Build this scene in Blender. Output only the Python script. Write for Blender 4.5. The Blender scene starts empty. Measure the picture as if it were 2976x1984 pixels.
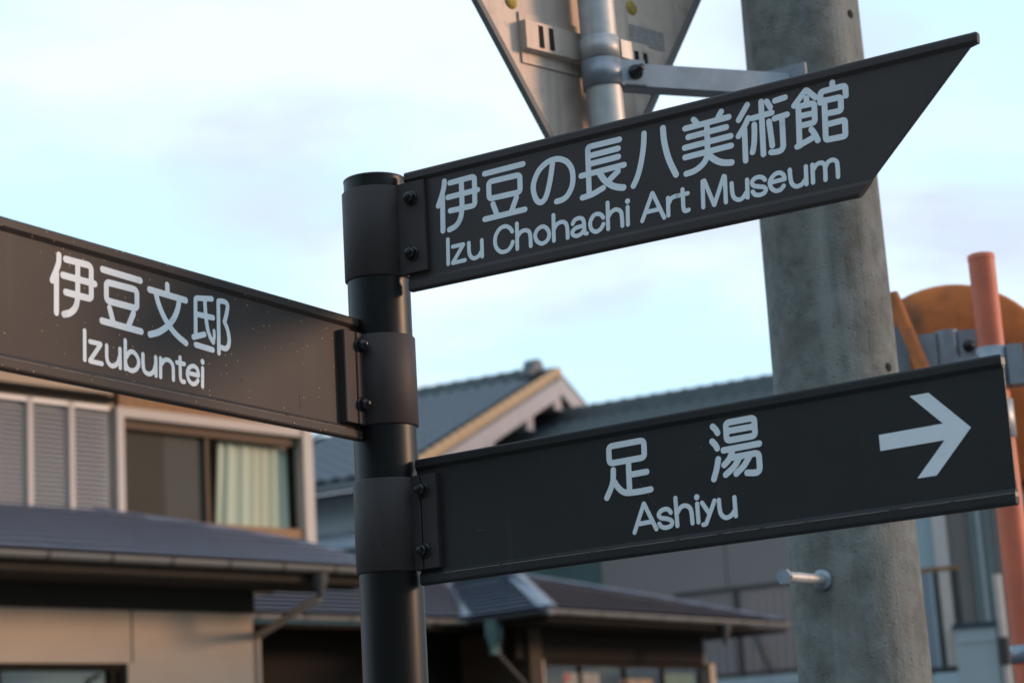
import bpy, bmesh, math, random
from mathutils import Vector as V, Matrix
from mathutils.geometry import delaunay_2d_cdt

random.seed(7)
sc = bpy.context.scene
col = sc.collection

# ---------------------------------------------------------------- camera
W, H, F = 2976.0, 1984.0, 5838.0          # pixel measures of the photograph, focal length in those pixels
TH, RO = 0.2169, -0.0623                  # pitch up, roll
CAM = V((0, 0, 1.6))
_fw = V((0, math.cos(TH), math.sin(TH)))
_u = V((1, 0, 0)).cross(_fw)
CR = V((1, 0, 0)) * math.cos(RO) + _u * math.sin(RO)
CU = V((1, 0, 0)) * -math.sin(RO) + _u * math.cos(RO)
cd = bpy.data.cameras.new("camera")
cam = bpy.data.objects.new("camera", cd)
col.objects.link(cam)
cam.matrix_world = Matrix(((CR.x, CU.x, -_fw.x, CAM.x), (CR.y, CU.y, -_fw.y, CAM.y),
                           (CR.z, CU.z, -_fw.z, CAM.z), (0, 0, 0, 1)))
cd.sensor_width = 36.0
cd.lens = F / W * 36.0
cd.clip_start, cd.clip_end = 0.05, 3000
cd.dof.use_dof = True
cd.dof.focus_distance = 3.08
cd.dof.aperture_fstop = 5.2
cd.dof.aperture_blades = 7
sc.camera = cam

# ---------------------------------------------------------------- sky and sun
SUN_AZ = math.radians(86.0)       # measured from +Y (straight ahead) towards +X (right)
SUN_EL = math.radians(14.0)
sundir = V((math.sin(SUN_AZ) * math.cos(SUN_EL), math.cos(SUN_AZ) * math.cos(SUN_EL), math.sin(SUN_EL)))
wd = bpy.data.worlds.new("World")
sc.world = wd
wd.use_nodes = True
nt = wd.node_tree
nt.nodes.clear()
N_ = nt.nodes.new
L_ = nt.links.new
sky = N_("ShaderNodeTexSky")
sky.sky_type = 'NISHITA'
sky.sun_disc = False
sky.sun_elevation = SUN_EL
sky.sun_rotation = SUN_AZ
sky.altitude = 20
sky.air_density = 1.0
sky.dust_density = 0.6
sky.ozone_density = 1.2
tc = N_("ShaderNodeTexCoord")
sep = N_("ShaderNodeSeparateXYZ")
L_(tc.outputs["Generated"], sep.inputs[0])
# clouds: noise over direction divided by height, so that they lie in a flat layer
mx = N_("ShaderNodeMath"); mx.operation = 'MAXIMUM'; mx.inputs[1].default_value = 0.02
L_(sep.outputs[2], mx.inputs[0])
ad = N_("ShaderNodeMath"); ad.operation = 'ADD'; ad.inputs[1].default_value = 0.12
L_(mx.outputs[0], ad.inputs[0])
dv = N_("ShaderNodeVectorMath"); dv.operation = 'DIVIDE'
cb = N_("ShaderNodeCombineXYZ")
for i in range(3):
    L_(ad.outputs[0], cb.inputs[i])
L_(tc.outputs["Generated"], dv.inputs[0])
L_(cb.outputs[0], dv.inputs[1])
nz = N_("ShaderNodeTexNoise")
nz.inputs["Scale"].default_value = 1.25
nz.inputs["Detail"].default_value = 5
nz.inputs["Roughness"].default_value = 0.5
nz.inputs["Distortion"].default_value = 0.35
mp = N_("ShaderNodeMapping")
mp.inputs["Location"].default_value = (6.1, 13.2, 4.0)
L_(dv.outputs[0], mp.inputs[0])
L_(mp.outputs[0], nz.inputs["Vector"])
cr = N_("ShaderNodeValToRGB")
cr.color_ramp.interpolation = 'EASE'
cr.color_ramp.elements[0].position = 0.38
cr.color_ramp.elements[1].position = 0.58
L_(nz.outputs[0], cr.inputs[0])
# cloud colour: shaded lavender grey to bright white
nz2 = N_("ShaderNodeTexNoise")
nz2.inputs["Scale"].default_value = 2.6
nz2.inputs["Detail"].default_value = 4
L_(mp.outputs[0], nz2.inputs["Vector"])
cr2 = N_("ShaderNodeValToRGB")
cr2.color_ramp.elements[0].position = 0.40
cr2.color_ramp.elements[0].color = (4.9, 5.5, 6.6, 1)
cr2.color_ramp.elements[1].position = 0.64
cr2.color_ramp.elements[1].color = (6.3, 7.9, 9.2, 1)
L_(nz2.outputs[0], cr2.inputs[0])
# clear parts: the blue of the sky under a thin bright veil
veil = N_("ShaderNodeMixRGB"); veil.inputs[0].default_value = 0.72
veil.inputs[2].default_value = (6.0, 8.8, 10.8, 1)
L_(sky.outputs[0], veil.inputs[1])
mixc = N_("ShaderNodeMixRGB")
L_(cr.outputs[0], mixc.inputs[0])
L_(veil.outputs[0], mixc.inputs[1])
L_(cr2.outputs[0], mixc.inputs[2])
bg = N_("ShaderNodeBackground")
bg.inputs["Strength"].default_value = 0.142
L_(mixc.outputs[0], bg.inputs[0])
wo = N_("ShaderNodeOutputWorld")
L_(bg.outputs[0], wo.inputs[0])

sd = bpy.data.lights.new("sun", 'SUN')
sd.energy = 2.1
sd.angle = math.radians(11.0)        # sun through thin cloud
sd.color = (1.0, 0.60, 0.36)
so = bpy.data.objects.new("sun", sd)
so.location = (8, 2, 9)
so.rotation_euler = sundir.to_track_quat('Z', 'Y').to_euler()
col.objects.link(so)

vs = sc.view_settings
vs.view_transform = 'Standard'
vs.look = 'None'
vs.gamma = 1
vs.exposure = 0.08
vs.use_curve_mapping = False

# ---------------------------------------------------------------- measuring helpers
def ray(x, y):
    d = _fw * F + CR * (x - W / 2) + CU * (H / 2 - y)
    return d.normalized()
def hit_z(x, y, z):
    d = ray(x, y)
    return CAM + d * ((z - CAM.z) / d.z)
def hit(x, y, P, n):
    d = ray(x, y)
    return CAM + d * ((P - CAM).dot(n) / d.dot(n))
def far(x, y, D):
    d = ray(x, y)
    return CAM + d * (D / math.hypot(d.x, d.y))

# ---------------------------------------------------------------- materials
MATS = {}
def srgb(r, g, b):
    f = lambda c: (c / 255 / 12.92) if c / 255 <= .04045 else ((c / 255 + .055) / 1.055) ** 2.4
    return (f(r), f(g), f(b))
def mat(name, base, rough=0.6, var=0.12, scale=8.0, metal=0.0, spec=0.5, bump=0.0, bscale=60.0, speck=None,
        streak=None, stain=None, coord='Object', coat=0.0, trans=0.0, stretch=(1, 1, 1)):
    if name in MATS:
        return MATS[name]
    m = bpy.data.materials.new(name)
    m.use_nodes = True
    t = m.node_tree
    b = t.nodes["Principled BSDF"]
    b.inputs["Roughness"].default_value = rough
    b.inputs["Metallic"].default_value = metal
    b.inputs["Specular IOR Level"].default_value = spec
    b.inputs["Coat Weight"].default_value = coat
    b.inputs["Coat Roughness"].default_value = 0.15
    co = t.nodes.new("ShaderNodeTexCoord")
    mpn = t.nodes.new("ShaderNodeMapping")
    mpn.inputs["Scale"].default_value = stretch
    t.links.new(co.outputs[coord], mpn.inputs[0])
    src = mpn.outputs[0]
    n = t.nodes.new("ShaderNodeTexNoise")
    n.inputs["Scale"].default_value = scale
    n.inputs["Detail"].default_value = 6
    n.inputs["Roughness"].default_value = 0.6
    t.links.new(src, n.inputs["Vector"])
    r = t.nodes.new("ShaderNodeValToRGB")
    r.color_ramp.elements[0].position = 0.3
    r.color_ramp.elements[1].position = 0.72
    r.color_ramp.elements[0].color = tuple(c * (1 - var) for c in base) + (1,)
    r.color_ramp.elements[1].color = tuple(min(1, c * (1 + var)) for c in base) + (1,)
    t.links.new(n.outputs[0], r.inputs[0])
    out = r.outputs[0]
    def over(fac, colr):
        nonlocal out
        mxn = t.nodes.new("ShaderNodeMixRGB")
        mxn.inputs[2].default_value = tuple(colr) + (1,)
        t.links.new(fac, mxn.inputs[0])
        t.links.new(out, mxn.inputs[1])
        out = mxn.outputs[0]
    def ramp(sock, a, bb):
        q = t.nodes.new("ShaderNodeValToRGB")
        q.color_ramp.elements[0].position = a
        q.color_ramp.elements[1].position = bb
        t.links.new(sock, q.inputs[0])
        return q.outputs[0]
    def noise(sc_, det=3, st=None):
        q = t.nodes.new("ShaderNodeTexNoise")
        q.inputs["Scale"].default_value = sc_
        q.inputs["Detail"].default_value = det
        if st:
            mm = t.nodes.new("ShaderNodeMapping")
            mm.inputs["Scale"].default_value = st
            t.links.new(co.outputs[coord], mm.inputs[0])
            t.links.new(mm.outputs[0], q.inputs["Vector"])
        else:
            t.links.new(src, q.inputs["Vector"])
        return q.outputs[0]
    if stain:                      # (colour, scale, lo, hi)
        over(ramp(noise(stain[1], 5), stain[2], stain[3]), stain[0])
    if streak:                     # (colour, scale, lo, hi): runs down the surface
        over(ramp(noise(streak[1], 4, (1, 1, 0.06)), streak[2], streak[3]), streak[0])
    if speck:                      # (colour, scale, radius, share)
        vo = t.nodes.new("ShaderNodeTexVoronoi")
        vo.inputs["Scale"].default_value = speck[1]
        t.links.new(src, vo.inputs["Vector"])
        le = t.nodes.new("ShaderNodeMath"); le.operation = 'LESS_THAN'; le.inputs[1].default_value = speck[2]
        t.links.new(vo.outputs["Distance"], le.inputs[0])
        se = t.nodes.new("ShaderNodeSeparateColor")
        t.links.new(vo.outputs["Color"], se.inputs[0])
        l2 = t.nodes.new("ShaderNodeMath"); l2.operation = 'LESS_THAN'; l2.inputs[1].default_value = speck[3]
        t.links.new(se.outputs[0], l2.inputs[0])
        mu = t.nodes.new("ShaderNodeMath"); mu.operation = 'MULTIPLY'
        t.links.new(le.outputs[0], mu.inputs[0]); t.links.new(l2.outputs[0], mu.inputs[1])
        over(mu.outputs[0], speck[0])
    t.links.new(out, b.inputs["Base Color"])
    # slight roughness change
    rr = t.nodes.new("ShaderNodeMapRange")
    rr.inputs["To Min"].default_value = max(0.02, rough - 0.07)
    rr.inputs["To Max"].default_value = min(1, rough + 0.1)
    t.links.new(n.outputs[0], rr.inputs["Value"])
    t.links.new(rr.outputs[0], b.inputs["Roughness"])
    if bump:
        nb = noise(bscale, 4)
        bu = t.nodes.new("ShaderNodeBump")
        bu.inputs["Strength"].default_value = bump
        bu.inputs["Distance"].default_value = 0.01
        t.links.new(nb, bu.inputs["Height"])
        t.links.new(bu.outputs[0], b.inputs["Normal"])
    MATS[name] = m
    return m
def glass(name, tint, fac):
    if name in MATS:
        return MATS[name]
    m = bpy.data.materials.new(name)
    m.use_nodes = True
    t = m.node_tree
    t.nodes.clear()
    o = t.nodes.new("ShaderNodeOutputMaterial")
    g = t.nodes.new("ShaderNodeBsdfGlossy"); g.inputs["Roughness"].default_value = 0.03
    tr = t.nodes.new("ShaderNodeBsdfTransparent"); tr.inputs[0].default_value = tuple(tint) + (1,)
    fr = t.nodes.new("ShaderNodeFresnel"); fr.inputs[0].default_value = 1.5
    mxs = t.nodes.new("ShaderNodeMixShader")
    mu = t.nodes.new("ShaderNodeMath"); mu.operation = 'MULTIPLY_ADD'; mu.inputs[1].default_value = 1.0; mu.inputs[2].default_value = fac
    t.links.new(fr.outputs[0], mu.inputs[0])
    t.links.new(mu.outputs[0], mxs.inputs[0])
    t.links.new(tr.outputs[0], mxs.inputs[1]); t.links.new(g.outputs[0], mxs.inputs[2])
    t.links.new(mxs.outputs[0], o.inputs[0])
    MATS[name] = m
    return m

SIGN = dict(rough=0.55, var=0.16, scale=7, streak=((0.055, 0.049, 0.046), 26, .60, 1.0), spec=0.32, bump=0.02, bscale=420)
m_board = mat("sign_brown_paint", (0.043, 0.035, 0.034), speck=((0.30, 0.27, 0.24), 170, 0.12, 0.005), **SIGN)
m_board2 = mat("sign_dusty_brown_paint", (0.038, 0.029, 0.025), speck=((0.62, 0.40, 0.22), 150, 0.13, 0.15), **SIGN)
m_board3 = mat("sign_dark_grey_paint", (0.0185, 0.0185, 0.0190), speck=((0.30, 0.28, 0.26), 170, 0.12, 0.004), **SIGN)
m_clamp = mat("clamp_brown_paint", (0.038, 0.031, 0.031), spec=.3, rough=0.58, var=.12, scale=20, speck=((0.006, 0.005, 0.005), 110, .16, .03), bump=.02, bscale=400)
m_post = mat("post_black_paint", (0.005, 0.005, 0.005), rough=0.36, var=.2, scale=6, spec=0.30, speck=((0.02, 0.018, 0.016), 90, .12, .05))
m_bolt = mat("bolt_black_steel", (0.02, 0.02, 0.021), rough=0.25, metal=0.3, var=.2, scale=80)
m_slit = mat("clamp_gap_dark", (0.004, 0.004, 0.004), rough=0.9)
m_white = mat("white_sign_vinyl", (0.75, 0.81, 0.85), rough=0.5, var=.025, scale=30, stain=((0.50, 0.54, 0.56), 24, .62, .85))
m_edge = mat("worn_cut_edge", (0.33, 0.27, 0.22), rough=0.6, var=.3, scale=80)
m_conc = mat("pole_concrete", (0.148, 0.158, 0.148), rough=0.9, var=.40, scale=22, bump=.35, bscale=170, speck=((0.035, 0.033, 0.028), 95, .17, .22),
             stain=((0.085, 0.082, 0.072), 6, .48, .76), streak=((0.245, 0.255, 0.240), 14, .52, .72))
m_galv = mat("galvanised_steel", (0.44, 0.46, 0.47), rough=0.5, metal=0.45, var=.16, scale=24, streak=((0.30, 0.27, 0.23), 30, .55, .75))
m_galvd = mat("galvanised_band", (0.27, 0.31, 0.36), rough=0.45, metal=0.5, var=.16, scale=18)
m_alu = mat("weathered_aluminium_back", (0.56, 0.46, 0.395), rough=0.6, metal=0.35, var=.13, scale=9,
            streak=((0.40, 0.335, 0.295), 30, .5, .75), stain=((0.36, 0.30, 0.26), 30, .55, .85), bump=.05, bscale=120)
m_rim = mat("sign_rim_grey", (0.15, 0.15, 0.15), rough=0.6)
m_yel = mat("yellow_sticker", (0.42, 0.30, 0.04), rough=0.7, var=.3, scale=90, stain=((0.22, .16, .05), 60, .5, .7))
m_label = mat("grey_worn_label", (0.28, 0.27, 0.26), rough=0.7, var=.3, scale=120)
m_orange = mat("orange_paint", (0.60, 0.150, 0.080), rough=0.55, var=.14, scale=10, stain=((0.44, .10, .055), 6, .5, .8))
m_rust = mat("rusty_orange_back", (0.56, 0.165, 0.040), rough=0.8, var=.3, scale=9,
             stain=((0.17, 0.075, 0.036), 6.0, .52, .70), streak=((0.24, 0.10, 0.04), 14, .55, .72))
m_rusth = mat("rusty_hood", (0.11, 0.045, 0.022), rough=.85, var=.4, scale=14)
m_beige = mat("beige_stucco", (0.52, 0.425, 0.335), rough=0.95, var=.05, scale=3, bump=.12, bscale=160)
m_beige2 = mat("beige_panel", (0.56, 0.45, 0.34), rough=0.9, var=.04, scale=3)
m_trim = mat("pale_pinkish_trim", (0.56, 0.50, 0.455), rough=.6, var=.05, scale=6)
m_louv = mat("grey_louvre_aluminium", (0.62, 0.62, 0.63), rough=.5, metal=.2, var=.05, scale=6)
m_brown = mat("brown_window_wood", (0.26, 0.135, 0.055), rough=.6, var=.2, scale=14, stretch=(1, 1, .2))
m_brown2 = mat("dull_brown_window_wood", (0.115, 0.070, 0.038), rough=.7, var=.2, scale=14)
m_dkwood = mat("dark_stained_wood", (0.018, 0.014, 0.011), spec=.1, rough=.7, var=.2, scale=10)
m_frost = mat("frosted_pane", (0.055, 0.055, 0.046), spec=.06, rough=.5, var=.08, scale=2)
m_frost2 = mat("second_frosted_pane", (0.085, 0.088, 0.082), spec=.06, rough=.5, var=.08, scale=2)
m_curt = mat("pale_green_curtain", (0.50, 0.57, 0.45), rough=.95, var=.06, scale=5, stretch=(1, 1, .05), stain=((0.54, .52, .32), 4, .52, .8))
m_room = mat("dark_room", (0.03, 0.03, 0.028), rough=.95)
m_slate = mat("slate_grey_shingle", (0.112, 0.140, 0.200), rough=.62, var=.12, scale=4, stain=((0.135, .148, .195), 2.2, .5, .8))
m_gutter = mat("grey_gutter_plastic", (0.20, 0.20, 0.19), rough=.5, var=.08, scale=5)
m_gutdk = mat("dark_gutter_joint", (0.05, 0.05, 0.05), rough=.6)
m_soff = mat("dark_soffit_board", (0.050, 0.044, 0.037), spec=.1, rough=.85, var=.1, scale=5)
m_flash = mat("pale_blue_flashing", (0.22, 0.26, 0.31), rough=.55, metal=.15, var=.08, scale=4)
m_copper = mat("verdigris_copper", (0.065, 0.135, 0.130), rough=.7, var=.25, scale=12)
m_pipeb = mat("tan_downpipe", (0.48, 0.38, 0.30), rough=.6, var=.1, scale=8)
m_tile = mat("grey_roof_tile", (0.125, 0.148, 0.175), rough=.42, var=.4, scale=2.6, spec=.6, stain=((0.055, .075, .085), 1.3, .5, .75))
m_tile2 = mat("dark_roof_tile", (0.060, 0.082, 0.088), rough=.5, var=.3, scale=2.6, stain=((0.035, .05, .05), 1.3, .5, .75))
m_verge = mat("sunlit_verge_ochre", (0.44, 0.31, 0.18), rough=.7, var=.16, scale=4)  # ochre puts the warm sunlight into the side faces of grey tiles
m_barge = mat("pale_barge_board", (0.40, 0.385, 0.40), rough=.7, var=.08, scale=3)
m_cream = mat("cream_gable_wall", (0.42, 0.34, 0.26), rough=.9, var=.07, scale=1.4)
m_porch = mat("dim_brown_wall", (0.085, 0.068, 0.052), spec=.1, rough=.9, var=.12, scale=4)
m_pale = mat("pale_grey_wall", (0.40, 0.45, 0.47), rough=.9, var=.06, scale=1.0)
m_greyw = mat("warm_grey_siding", (0.24, 0.225, 0.22), rough=.85, var=.05, scale=1.0)
m_teal = mat("teal_grey_wall", (0.13, 0.22, 0.22), rough=.8, var=.1, scale=2)
m_rail = mat("dark_handrail", (0.045, 0.042, 0.040), rough=.6, var=.15, scale=8)
m_slat = mat("grey_balcony_slat", (0.20, 0.18, 0.185), rough=.6, var=.1, scale=5)
m_beam = mat("light_blue_grey_beam", (0.30, 0.38, 0.42), rough=.6, var=.08, scale=4)
m_blocker = mat("blocker_dark_green", (0.030, 0.040, 0.020), rough=.95, var=.5, scale=.5, bump=.6, bscale=1.2)
m_asph = mat("asphalt", (0.05, 0.05, 0.052), rough=.9, var=.25, scale=40, bump=.3, bscale=300)
m_pave = mat("concrete_paving", (0.24, 0.235, 0.225), rough=.9, var=.15, scale=6, bump=.2, bscale=120)
m_earth = mat("ground_earth", (0.13, 0.125, 0.11), rough=.95, var=.2, scale=.6)
m_paint = mat("white_road_paint", (0.62, 0.62, 0.60), rough=.7, var=.12, scale=20)
m_box = mat("pale_grey_box", (0.36, 0.43, 0.45), rough=.6, var=.05, scale=4)
m_dkblue = mat("dark_blue_lid", (0.03, 0.05, 0.075), rough=.6)
m_ltblue = mat("light_blue_wall", (0.36, 0.47, 0.53), rough=.8, var=.05, scale=2)
m_colm = mat("pinkish_white_column", (0.56, 0.52, 0.50), rough=.8, var=.05, scale=2)
m_pipe = mat("grey_green_pipe", (0.13, 0.165, 0.165), rough=.6, var=.1, scale=4)
m_posterA = mat("poster_pale", (0.26, 0.27, 0.25), rough=.7, var=.3, scale=6, stain=((0.36, .09, .07), 5, .6, .66))
m_posterB = mat("poster_tan", (0.34, 0.25, 0.15), rough=.7, var=.25, scale=6, stain=((0.05, .07, .12), 6, .55, .6))
m_posterC = mat("poster_green", (0.10, 0.19, 0.165), rough=.7, var=.2, scale=6)
m_clear = glass("window_glass", (0.75, 0.80, 0.78), 0.0)

# ---------------------------------------------------------------- mesh helpers
WM = {}
class MB:
    def __init__(s):
        s.v = []; s.f = []; s.sm = []
    def add(s, vs_, fs_, smooth=False):
        o = len(s.v)
        s.v += [tuple(x) for x in vs_]
        s.f += [tuple(i + o for i in f) for f in fs_]
        s.sm += [smooth] * len(fs_)
        return s
    def box(s, o, ax, ay, az, a, b):
        """box in the frame (o, ax, ay, az) from corner a to corner b"""
        P = []
        for k in range(8):
            c = [(b if k >> i & 1 else a)[i] for i in range(3)]
            P.append(o + ax * c[0] + ay * c[1] + az * c[2])
        F_ = [(0, 2, 3, 1), (4, 5, 7, 6), (0, 1, 5, 4), (2, 6, 7, 3), (0, 4, 6, 2), (1, 3, 7, 5)]
        return s.add(P, F_)
    def prism(s, poly, ext):
        n = len(poly)
        P = list(poly) + [p + ext for p in poly]
        F_ = [tuple(range(n)), tuple(reversed(range(n, 2 * n)))]
        F_ += [(i, i + n, (i + 1) % n + n, (i + 1) % n) for i in range(n)]
        return s.add(P, F_)
    def tube(s, a, b, r0, r1=None, seg=20, caps=True, smooth=True):
        r1 = r0 if r1 is None else r1
        d = (b - a).normalized()
        x = d.orthogonal().normalized()
        y = d.cross(x)
        A = [a + (x * math.cos(t) + y * math.sin(t)) * r0 for t in [2 * math.pi * i / seg for i in range(seg)]]
        B = [b + (x * math.cos(t) + y * math.sin(t)) * r1 for t in [2 * math.pi * i / seg for i in range(seg)]]
        s.add(A + B, [(i, (i + 1) % seg, (i + 1) % seg + seg, i + seg) for i in range(seg)], smooth)
        if caps:
            s.add(A, [tuple(reversed(range(seg)))])
            s.add(B, [tuple(range(seg))])
        return s
    def lathe(s, o, ax, prof, seg=32, smooth=True, a0=0.0, a1=2 * math.pi, xdir=None):
        """prof: list of (radius, height) turned round the axis ax through o"""
        x = (xdir or ax.orthogonal()).normalized()
        x = (x - ax * x.dot(ax)).normalized()
        y = ax.cross(x)
        full = abs(a1 - a0 - 2 * math.pi) < 1e-6
        n = seg if full else seg + 1
        P = []
        for r, h in prof:
            for i in range(n):
                t = a0 + (a1 - a0) * i / seg
                P.append(o + ax * h + (x * math.cos(t) + y * math.sin(t)) * r)
        F_ = []
        for k in range(len(prof) - 1):
            for i in range(seg):
                j = (i + 1) % n
                F_.append((k * n + i, k * n + j, (k + 1) * n + j, (k + 1) * n + i))
        return s.add(P, F_, smooth)
    def path(s, pts, r, seg=10):
        for i in range(len(pts) - 1):
            s.tube(pts[i], pts[i + 1], r, r, seg)
        return s
    def build(s, name, m, parent=None, mw=None, recalc=True):
        me = bpy.data.meshes.new(name)
        me.from_pydata(s.v, [], s.f)
        if recalc:
            bm = bmesh.new(); bm.from_mesh(me)
            bmesh.ops.recalc_face_normals(bm, faces=bm.faces)
            bm.to_mesh(me); bm.free()
        me.polygons.foreach_set("use_smooth", s.sm)
        me.materials.append(m)
        me.update()
        return link(name, me, parent, mw)
def link(name, me, parent=None, mw=None):
    o = bpy.data.objects.new(name, me)
    col.objects.link(o)
    mw = mw or Matrix.Identity(4)
    o.matrix_world = mw
    if parent:
        o.parent = parent
        o.matrix_parent_inverse = WM[parent.name].inverted()
        o.matrix_basis = mw
    WM[o.name] = mw
    return o
def thing(name, label, cat, loc, group=None):
    o = bpy.data.objects.new(name, None)
    col.objects.link(o)
    o.empty_display_size = 0.2
    o.location = loc
    o["label"] = label
    o["category"] = cat
    if group:
        o["group"] = group
    WM[o.name] = Matrix.Translation(V(loc))
    return o
def tag(o, **k):
    for a, b in k.items():
        o[a] = b
    return o
X, Y, Z = V((1, 0, 0)), V((0, 1, 0)), V((0, 0, 1))

# ---------------------------------------------------------------- ground and road
g = MB().add([(-900, -900, 0), (900, -900, 0), (900, 900, 0), (-900, 900, 0)], [(0, 1, 2, 3)]).build("ground", m_earth)
tag(g, kind="structure")
def strip(name, a, b, w0, w1, z, m):
    d = (b - a).normalized(); n = V((d.y, -d.x, 0))
    q = [a + n * w0, b + n * w0, b + n * w1, a + n * w1]
    return tag(MB().prism([V((p.x, p.y, z)) for p in q], V((0, 0, -0.02 - z * .5))).build(name, m), kind="structure")
AZ = math.radians(41.3)
UA, NA = V((math.sin(AZ), math.cos(AZ), 0)), V((math.cos(AZ), -math.sin(AZ), 0))
rd0, rd1 = V((-1.6, 3, 0)) - UA * 40, V((-1.6, 3, 0)) + UA * 26
def blocker_slope(name, a0, a1, r0, r1, hmax, seed):
    rnd = random.Random(seed)
    ph = [rnd.uniform(0, 6.28) for _ in range(6)]
    na, nr_ = 90, 16
    P = []
    for i in range(na + 1):
        a = a0 + (a1 - a0) * i / na
        env = math.sin(math.pi * i / na) ** .5
        for k in range(nr_ + 1):
            f = k / nr_
            r = r0 + (r1 - r0) * f
            h = hmax * env * (math.sin(f * math.pi / 2) ** 1.2) * (.8 + .12 * math.sin(a * 5 + ph[0]) + .10 * math.sin(a * 11 + ph[1]) + .05 * math.sin(a * 29 + f * 9 + ph[2]))
            h += (1.2 * math.sin(a * 70 + f * 23 + ph[3]) + .9 * math.sin(a * 131 - f * 31 + ph[4])) * env * f
            P.append((r * math.sin(a), r * math.cos(a), h - .3))
    F_ = [(i * (nr_ + 1) + k, (i + 1) * (nr_ + 1) + k, (i + 1) * (nr_ + 1) + k + 1, i * (nr_ + 1) + k + 1) for i in range(na) for k in range(nr_)]
    return tag(MB().add(P, F_, True).build(name, m_blocker), kind="structure")
blocker_slope("sky_blocker_slope", math.radians(116), math.radians(268), 26, 90, 50, 3)     # unseen slope added behind the viewer to block sky light
strip("road", rd0, rd1, -4.0, 1.2, 0.006, m_asph)
strip("pavement", rd0, rd1, 1.2, 3.6, 0.12, m_pave)
strip("kerb", rd0, rd1, 1.08, 1.2, 0.13, m_pave)
strip("road_edge_line", rd0, rd1, 0.75, 0.90, 0.011, m_paint)

# ---------------------------------------------------------------- the direction signpost
PX, PY = -0.2139, 3.1561
LEAN = V((0.0060, -0.0074, 1.0))
def axis(z):                                   # z above the camera's height
    return V((PX, PY, CAM.z)) + LEAN * z
BH = 0.1974
base = axis(-CAM.z)
sp = thing("direction_signpost", "dark brown signpost with three finger boards bolted to a round black post", "signpost", base)
UPL = LEAN.normalized()
tocam = V((-PX, -PY, 0)).normalized()
ztop = 0.0
lo_, hi_ = 0.5, 1.3
for _ in range(40):                            # height of the post's top rim as seen in the photograph
    md = (lo_ + hi_) / 2
    P = axis(md) + tocam * 0.0508 - CAM
    yy = H / 2 - F * P.dot(CU) / P.dot(_fw)
    if yy > 498: lo_ = md
    else: hi_ = md
ztop = md
RP = 0.0508
Lp = (axis(ztop) - base).length
post = MB().lathe(base, UPL, [(RP, 0), (RP, Lp - .004)], 64)
post = post.build("post", m_post, sp)
MB().lathe(base, UPL, [(RP + .0006, Lp - .004), (RP + .0006, Lp - .0012), (RP - .001, Lp), (0.0005, Lp + .0005)], 64).build("post_cap", m_post, sp)
MB().lathe(base, UPL, [(0.0508, 0.0), (.10, 0.0), (.10, .012), (.058, .012), (.0512, .03)], 40).build("base_plate", m_post, sp)

class Board:
    def __init__(s, a, zt, s0, o, flip):
        s.d = V((math.cos(a), math.sin(a), 0))
        n = s.d.cross(UPL).normalized()
        n = -n if n.dot(V((math.sin(a), -math.cos(a), 0))) < 0 else n
        s.o = axis(zt) + V((math.sin(a), -math.cos(a), 0)) * o     # lip front plane, top edge
        s.n = -n if flip else n                                    # towards the viewer
        s.up = UPL
        s.s0 = s0
    def P(s, t, n, z):
        return s.o + s.d * t + s.n * n + s.up * z
    def px(s, x, y, n):
        """photograph pixel -> (along, up) on the plane n in front of the lip plane"""
        h = hit(x, y, s.o + s.n * n, s.n) - s.o
        return (h.dot(s.d), h.dot(s.up) / s.up.length_squared)
FACE = -0.0055                                # face is set back behind the rolled lips
def board_profile():
    q = []
    r = .0045
    for k in range(5):
        t = math.pi / 2 * k / 4
        q.append((-r + r * math.sin(t), -r + r * math.cos(t)))
    q += [(0, -.0128), (-.0012, -.0142), (FACE, -.0185), (FACE, -(BH - .0215)), (-.0010, -(BH - .0158)), (0, -(BH - .0148))]
    for k in range(5):
        t = math.pi / 2 * k / 4
        q.append((-r + r * math.cos(t), -(BH - r) - r * math.sin(t)))
    T = -.0150
    b = [(T - n, z) for n, z in reversed(q)]
    return q + b
def make_board(B, end, m, label):
    """end(z): length at height z"""
    prof = board_profile()
    n = len(prof)
    bv = .003
    secs = []
    cz = -BH / 2
    for k, (ins, ds) in enumerate([(.0012, 0), (0, .0014), (0, -.0022), (.0016, 0)]):
        sec = []
        for (nn, z) in prof:
            base_s = B.s0 if k < 2 else end(z)
            t = base_s + (ds if k != 0 else 0)
            sc_n = nn + (-.0075 - nn) * (ins / .0075)
            sc_z = z + (cz - z) * (ins / .0987)
            sec.append(B.P(t, sc_n, sc_z))
        secs.append(sec)
    mb = MB()
    P = [p for sec in secs for p in sec]
    F_ = []
    for k in range(3):
        for i in range(n):
            j = (i + 1) % n
            F_.append((k * n + i, k * n + j, (k + 1) * n + j, (k + 1) * n + i))
    mb.add(P, F_)
    # end caps as strips between the front and back halves of the section
    h = n // 2
    for k, fl in ((0, 0), (3, 1)):
        idx = range(k * n, k * n + n)
        caps = []
        for i in range(h - 1):
            caps.append((k * n + i, k * n + i + 1, k * n + n - 2 - i, k * n + n - 1 - i))
        mb.add(P, caps)
    o = mb.build("sign_board", m, sp)
    o["label"] = label
    return o
B1 = Board(-0.5338, 0.9741, 0.0639, 0.0112, False)
B2 = Board(-0.6152, 0.5076, 0.0567, 0.0009, False)
B3 = Board(4.1916, 0.7392, 0.0454, 0.0083, True)
e1t, e1b = 1.0212, 0.8269
def end1(z):
    k = [(0, e1t), (-.0142, e1t - .001), (-.0185, e1t - .013), (-(BH - .0215), e1b + .024), (-(BH - .0148), e1b + .017), (-BH, e1b + .002)]
    for (za, sa_), (zb, sb2) in zip(k, k[1:]):
        if z >= zb:
            return sa_ + (sb2 - sa_) * (za - z) / (za - zb)
    return e1b
ob1 = make_board(B1, end1, m_board,
                 "brown finger board cut to a slanted point, white museum lettering")
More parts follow.
